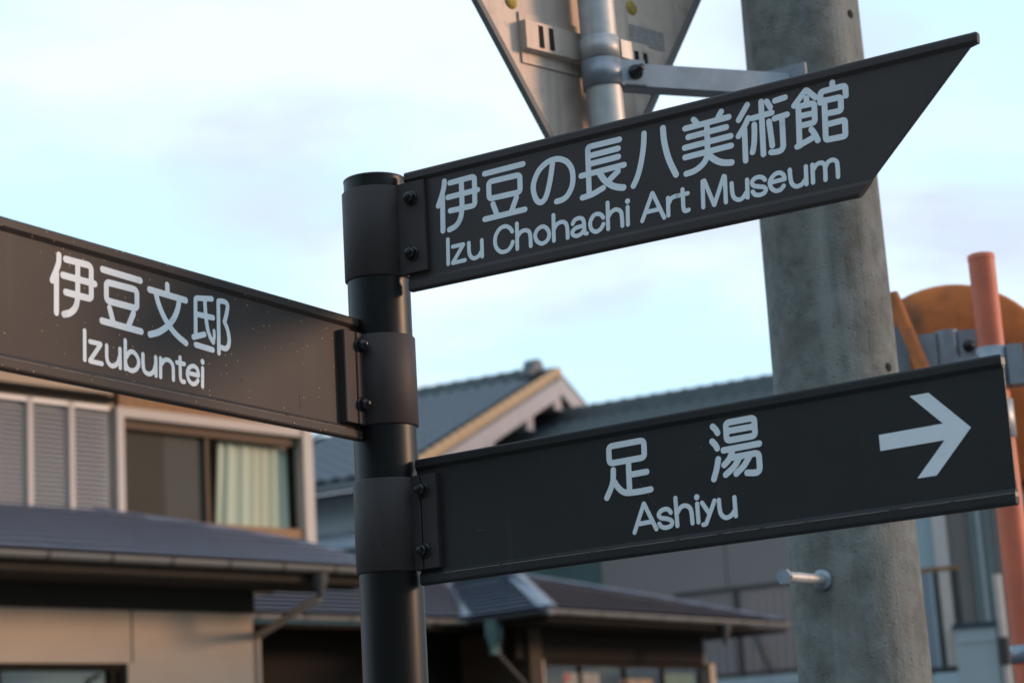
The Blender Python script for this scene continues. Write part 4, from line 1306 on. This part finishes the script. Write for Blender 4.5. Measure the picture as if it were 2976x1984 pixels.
# ogre-tile ornament at the ridge end
orn = [(-.30, -.06), (-.26, .12), (-.16, .22), (-.12, .40), (-.05, .52), (.05, .52), (.12, .40), (.16, .22), (.26, .12), (.30, -.06)]
MB().prism([C_(.42, w * 1.1, z * .56) for w, z in orn], uC * .22).build("ridge_end_tile", m_tile2, hC)
# left hip, verge tiles, barge boards, purlin ends
strip_on(rC, C_(LRidge, 0, .12), C_(LRidge + HX, -DE, -PC * DE + .12), .13, m_tile2, "hip_ridge")
vl = 0.0
me = None
kk = 0
uyl = (-wC - Z * PC).normalized()
while vl < DE * slp:
    p = C_(-.12, 0, .02) + uyl * vl
    nrm = uC.cross(uyl).normalized(); nrm = nrm if nrm.z > 0 else -nrm
    R2_ = Matrix(((uC.x, uyl.x, nrm.x, 0), (uC.y, uyl.y, nrm.y, 0), (uC.z, uyl.z, nrm.z, 0), (0, 0, 0, 1)))
    M = Matrix.Translation(p) @ R2_
    if me is None:
        q = MB().prism([V((.02, 0, .075)), V((.06, 0, .085)), V((.085, 0, .06)), V((.085, 0, -.06)), V((.055, 0, -.06)), V((.02, 0, .03))], V((0, .27, .02)))
        me = q.build("verge_tile", m_verge, hC, M).data
    else:
        link("verge_tile", me, hC, M)
    vl += .25
def rake_board(sgn, pit, length, z0, z1, out0, out1, m, name):
    q = [C_(-out0, 0, z0), C_(-out0, sgn * length, z0 - pit * length), C_(-out0, sgn * length, z1 - pit * length), C_(-out0, 0, z1)]
    return MB().prism(q, uC * (out1 - out0)).build(name, m, hC)
rake_board(-1, PC, DE, -.11, -.40, .11, .16, m_barge, "barge_board")
rake_board(1, PC2, 4.0, -.03, -.32, .11, .16, m_barge, "barge_board")
rake_board(1, PC2, 4.0, .10, -.06, -.10, .12, m_tile2, "verge_cover")
for sgn, pit, ws in ((-1, PC, (.95, 2.2, 3.4)), (1, PC2, (.9,))):
    for w in ws:
        MB().box(C_(0, sgn * w, -pit * w), uC, wC, Z, (-.55, -.11, -.62), (.10, .11, -.35)).build("purlin_end", m_barge, hC)
MB().box(C_(0, 0, 0), uC, wC, Z, (-.55, -.12, -.60), (.10, .12, -.30)).build("purlin_end", m_barge, hC)
# gable wall and long wall below the eave
zg = -AP.z
gw_ = [C_(.95, 0, -.20), C_(.95, -DE + .55, -PC * (DE - .55) - .20), C_(.95, -DE + .55, zg), C_(.95, 3.6, zg), C_(.95, 3.6, -PC2 * 3.6 - .20)]
MB().prism(gw_, -uC * .15).build("gable_wall", m_cream, hC)
MB().prism([C_(1.101, -DE + .55, -PC * (DE - .55) - .35), C_(LRidge + HX - .9, -DE + .55, -PC * (DE - .55) - .35), C_(LRidge + HX - .9, -DE + .55, zg), C_(1.101, -DE + .55, zg)], wC * .15).build("wall", m_pale, hC)
MB().prism([C_(LRidge + HX - .9, -DE + .56, zg), C_(LRidge + HX - .9, 3.5, zg), C_(LRidge + HX - .9, 3.5, -PC2 * 4), C_(LRidge + HX - .9, -DE + .56, -PC * DE)], uC * .15).build("wall", m_pale, hC)
gutter(hC, C_(LRidge + HX, -DE - .05, -PC * DE - .10), C_(-.05, -DE - .05, -PC * DE - .10), .07, .9)
MB().prism([C_(LRidge + HX, -DE, -PC * DE - .17), C_(0, -DE, -PC * DE - .17), C_(0, -DE + .55, -PC * DE - .10), C_(LRidge + HX, -DE + .55, -PC * DE - .10)], V((0, 0, -.03))).build("soffit", m_soff, hC)
MB().prism([C_(.93, 0, -.22), C_(.93, -.9, -.9 * PC - .22), C_(.93, -.6, -1.15), C_(.93, .9, -1.15), C_(.93, 1.1, -1.1 * PC2 - .22)], -uC * .015).build('apex_shade_board', m_dkwood, hC)  # dark board added to paint the shade below the gable apex
# lean-to roof in dull green below the long wall
lz = hit(970, 1550, C_(0, -DE + .5, 0), wC).z - AP.z
MB().prism([C_(0, -DE + .50, lz), C_(LRidge + HX - .7, -DE + .50, lz), C_(LRidge + HX - .7, -DE - .55, lz - .35), C_(0, -DE - .55, lz - .35)], V((0, 0, -.06))).build("lean_to_roof", m_flash, hC)
MB().prism([C_(0, -DE - .45, lz - .38), C_(LRidge + HX - .8, -DE - .45, lz - .38), C_(LRidge + HX - .8, -DE - .45, zg), C_(0, -DE - .45, zg)], wC * .9).build("lean_to_wall", m_teal, hC)

# ---- second tiled house: long ridge running behind the utility pole, grey wall and balcony below
A2 = far(1535, 1208, 32.5) - Z * .20
uD = uC
hit_r = hit(2240, 1094, A2 + Z * .2, wC)
LD = (hit_r - A2).dot(uD)
hD = thing("grey_walled_house", "tiled house with smooth grey wall and slatted balcony behind the utility pole", "house", V((A2.x, A2.y, 0)) + uD * 3)
def D_(a, w, z): return A2 + uD * a + wC * w + Z * z
LD2 = LD + 2.4
dzr = (hit_r - A2).z / LD                    # ridge kept level; tiny sight error ignored
PDh, DW = .42, 3.0
rD = MB().prism([D_(-.2, 0, -.04), D_(LD2, 0, -.04), D_(LD2, -DW, -PDh * DW - .04), D_(-.2, -DW, -PDh * DW - .04)], V((0, 0, -.09))).build("roof", m_tile2, hD)
MB().prism([D_(-.2, .02, -.05), D_(LD2, .02, -.05), D_(LD2, DW, -PDh * DW - .05), D_(-.2, DW, -PDh * DW - .05)], V((0, 0, -.09))).build("roof_back", m_tile2, hD)
uyD = (wC + Z * PDh).normalized()
nr = int(DW * math.hypot(1, PDh) / TL)
oD = D_(-.2, -DW, -PDh * DW - .02)
def keepD(c_, r):
    x, y = screen(oD + uD * (c_ * TW) + uyD * (r * TL))
    return (0 if r >= nr - 5 else 1, -x)
tile_field(rD, oD, uD, uyD, int((LD2 + .2) / TW), nr, keepD, TW, TL, m_tile2)
rgo = MB().prism([D_(-.1, -.11, -.02), D_(-.1, -.09, .14), D_(-.1, .09, .14), D_(-.1, .11, -.02)], uD * (LD2 + .1)).build("ridge", m_tile2, hD)
me = None
R = Matrix(((uD.x, wC.x, 0, 0), (uD.y, wC.y, 0, 0), (0, 0, 1, 0), (0, 0, 0, 1)))
for k in range(int(LD2 / .27)):
    M = Matrix.Translation(D_(k * .27 - .08, 0, .145)) @ R
    if me is None:
        q = MB().tube(V((0, 0, 0)), V((.22, 0, 0)), .075, .075, 12).tube(V((.215, 0, 0)), V((.262, 0, 0)), .093, .093, 12)
        me = q.build("ridge_tile", m_tile2, rgo, M).data
    else:
        link("ridge_tile", me, rgo, M)
MB().prism([D_(-.22, w * .5, z * .36) for w, z in orn], -uD * .10).build("ridge_end_tile", m_tile2, hD)
MB().prism([D_(-.14, -DW, -PDh * DW - .14), D_(-.14, 0, -.14), D_(-.14, DW, -PDh * DW - .14), D_(-.14, DW, -PDh * DW - .34), D_(-.14, 0, -.36), D_(-.14, -DW, -PDh * DW - .34)], uD * .05).build("barge_board", m_barge, hD)
# front wall: left edge at pixel 1745
WQ = -DW + .6
wt_l = (hit(1748, 1650, D_(0, WQ, 0), wC) - A2).dot(uD)
zD0 = -A2.z
MB().prism([D_(wt_l, WQ, zD0), D_(LD2 - .4, WQ, zD0), D_(LD2 - .4, WQ, -PDh * DW - .08), D_(wt_l, WQ, -PDh * DW - .08)], wC * .2).build("wall", m_greyw, hD)
MB().prism([D_(wt_l, WQ + .201, zD0), D_(wt_l, DW - .6, zD0), D_(wt_l, DW - .6, -PDh * DW - .08), D_(wt_l, 0, -.42), D_(wt_l, WQ + .201, -PDh * DW - .08)], uD * .2).build("side_wall", m_teal, hD)
MB().prism([D_(wt_l - 3.2, WQ + .5, zD0), D_(wt_l - .002, WQ + .5, zD0), D_(wt_l - .002, WQ + .5, -1.5), D_(wt_l - 3.2, WQ + .5, -1.5)], wC * .2).build("annex_wall", m_teal, hD)
jt = (hit(2110, 1640, D_(0, WQ, 0), wC) - A2).dot(uD)
MB().box(D_(jt, WQ, 0), uD, wC, Z, (-.008, -.004, zD0), (.008, .01, -PDh * DW - .1)).build("wall_joint", m_rail, hD)
# balcony with handrail, posts and slats
BQ = WQ - .9
ta = (hit(1960, 1722, D_(0, BQ, 0), wC) - A2).dot(uD)
za_ = (hit(2130, 1705, D_(0, BQ, 0), wC) - A2).z
zb_ = (hit(2200, 1965, D_(0, BQ, 0), wC) - A2).z
tb_ = LD2 - .5
bal = MB().box(D_(0, BQ, 0), uD, wC, Z, (ta, -.03, za_ - .05), (tb_, .03, za_)).build("balcony_railing", m_rail, hD)
MB().box(D_(0, BQ, 0), uD, wC, Z, (ta, -.06, zb_ - .14), (tb_, .06, zb_)).build("beam", m_beam, bal)
MB().box(D_(0, BQ, 0), uD, wC, Z, (ta, -.015, zb_ + .03), (tb_, .015, zb_ + .075)).build("bottom_rail", m_rail, bal)
MB().box(D_(0, BQ, 0), uD, wC, Z, (ta, .07, zb_ - .14), (tb_, .89, zb_ - .02)).build("floor", m_soff, bal)
me = None
t = ta + .02
while t < tb_ - .05:
    M = Matrix.Translation(D_(t, BQ, zb_ + .075)) @ R
    if me is None:
        me = MB().box(V((0, 0, 0)), X, Y, Z, (0, -.010, 0), (.082, .010, za_ - zb_ - .125)).build("slat", m_slat, bal, M).data
    else:
        link("slat", me, bal, M)
    t += .118
for px_ in (2142, 2150 + 330):
    t = (hit(px_, 1760, D_(0, BQ, 0), wC) - A2).dot(uD)
    MB().box(D_(t, BQ, zb_), uD, wC, Z, (-.035, -.035, 0), (.035, .035, za_ - zb_ - .002)).build("balcony_post", m_rail, bal)
t = (hit(2215, 1900, D_(0, BQ - .08, 0), wC) - A2).dot(uD)
MB().tube(D_(t - .10, BQ - .06, zb_ + .55), D_(t + .10, BQ - .06, zb_ + .02), .022, .022, 10).build("brace", m_rail, bal)

# ---- building at the right edge, behind the mirror pole
EB = far(2720, 1700, 15.0)
uE = V((math.cos(math.radians(-12)), math.sin(math.radians(-12)), 0)); nE = V((uE.y, -uE.x, 0))
EB0 = V((EB.x, EB.y, 0))
hE = thing("pale_building", "pale building with drainpipes and a brown railing at the right edge", "building", EB0 - nE * 1.5)
def ex_(x, y, q=0.0):
    h = hit(x, y, EB0 + nE * q, nE) - EB0
    return h.dot(uE), h.z
xb = [ex_(x, 1560)[0] for x in (2560, 2712, 2752, 2812, 2880, 3120)]
ztop_e = ex_(2700, 1330)[1]
MB().box(EB0, uE, nE, Z, (xb[0], -.2, 0), (xb[1], 0, ztop_e)).build("wall", m_ltblue, hE)
MB().box(EB0, uE, nE, Z, (xb[1], -.2, 0), (xb[2], .06, ztop_e)).build("column", m_colm, hE)
MB().box(EB0, uE, nE, Z, (xb[2], -.2, 0), (xb[5], -.02, ztop_e)).build("wall", m_greyw, hE)
MB().box(EB0, uE, nE, Z, (xb[0], -3, ztop_e), (xb[5], .12, ztop_e + .12)).build("flat_roof", m_greyw, hE)
MB().box(EB0, uE, nE, Z, (xb[0], -3, 0), (xb[0] + .15, -.201, ztop_e - .001)).build("wall", m_greyw, hE)
MB().box(EB0, uE, nE, Z, (xb[5] - .15, -3, 0), (xb[5], -.201, ztop_e - .001)).build("wall", m_greyw, hE)
for x, r, m in ((2828, .032, m_pipe), (2868, .035, m_pipe), (2846, .02, m_pale)):
    t = ex_(x, 1560)[0]
    MB().tube(EB0 + uE * t + nE * .03 + Z * .1, EB0 + uE * t + nE * .03 + Z * (ztop_e - .01), r, r, 14).build("drainpipe", m, hE)
# brown railing and its posts in front
QE = .7
r0, zr = ex_(2665, 1652, QE); r1, _ = ex_(2795, 1652, QE)
rz0 = ex_(2750, 1935, QE)[1]
rail_e = MB().box(EB0, uE, nE, Z, (r0 - .8, QE - .02, zr - .03), (r1, QE + .02, zr)).build("stair_railing", m_brown, hE)
for x, w, m in ((2722, .022, m_rail), (2775, .03, m_rail), (2690, .03, m_flash), (2747, .042, m_trim)):
    t = ex_(x, 1700, QE)[0]
    MB().box(EB0, uE, nE, Z, (t - w, QE - .018, rz0), (t + w, QE + .018, zr - .031)).build("railing_post", m, rail_e)
MB().box(EB0, uE, nE, Z, (r0 - .8, QE - .022, rz0 - .05), (r1 + .1, QE + .022, rz0 - .002)).build("bottom_rail", m_rail, rail_e)
# pale equipment box with a dark lid
QX = 1.0
x0, zt_ = ex_(2772, 1826, QX); x1, _ = ex_(2892, 1826, QX)
bxo = MB().box(EB0, uE, nE, Z, (x0, QX - .3, zt_ - .62), (x1, QX, zt_)).build("equipment_box", m_box, hE)
MB().box(EB0, uE, nE, Z, (x0 - .01, QX - .31, zt_ + .001), (x1 + .01, QX + .015, zt_ + .032)).build("lid", m_dkblue, bxo)
MB().box(EB0, uE, nE, Z, (x0 + .02, QX + .0005, zt_ - .10), (x1 - .02, QX + .006, zt_ - .085)).build("seam_strip", m_pale, bxo)
MB().box(EB0, uE, nE, Z, (x0 + .1, .0, .3), (x1 - .1, QX - .301, zt_ - .35)).build("bracket", m_rail, bxo)
x2, z2_ = ex_(2715, 1955, QX); x3, _ = ex_(2785, 1955, QX)
MB().box(EB0, uE, nE, Z, (x2, QX - .3, 0), (x3, QX, z2_)).build("low_wall", m_ltblue, hE)
# slim pale pole-like pipe with dark joint beside the orange pole
t = ex_(2905, 1750, QX)[0]; zj = ex_(2915, 1890, QX)[1]; zk = ex_(2900, 1668, QX)[1]
pp = MB().tube(EB0 + uE * t + nE * QX + Z * .0, EB0 + uE * t + nE * QX + Z * zk, .028, .028, 14).build("standpipe", m_trim, hE)
MB().tube(EB0 + uE * t + nE * QX + Z * (zj - .09), EB0 + uE * t + nE * QX + Z * (zj + .09), .042, .042, 14).build("pipe_joint", m_rail, pp)
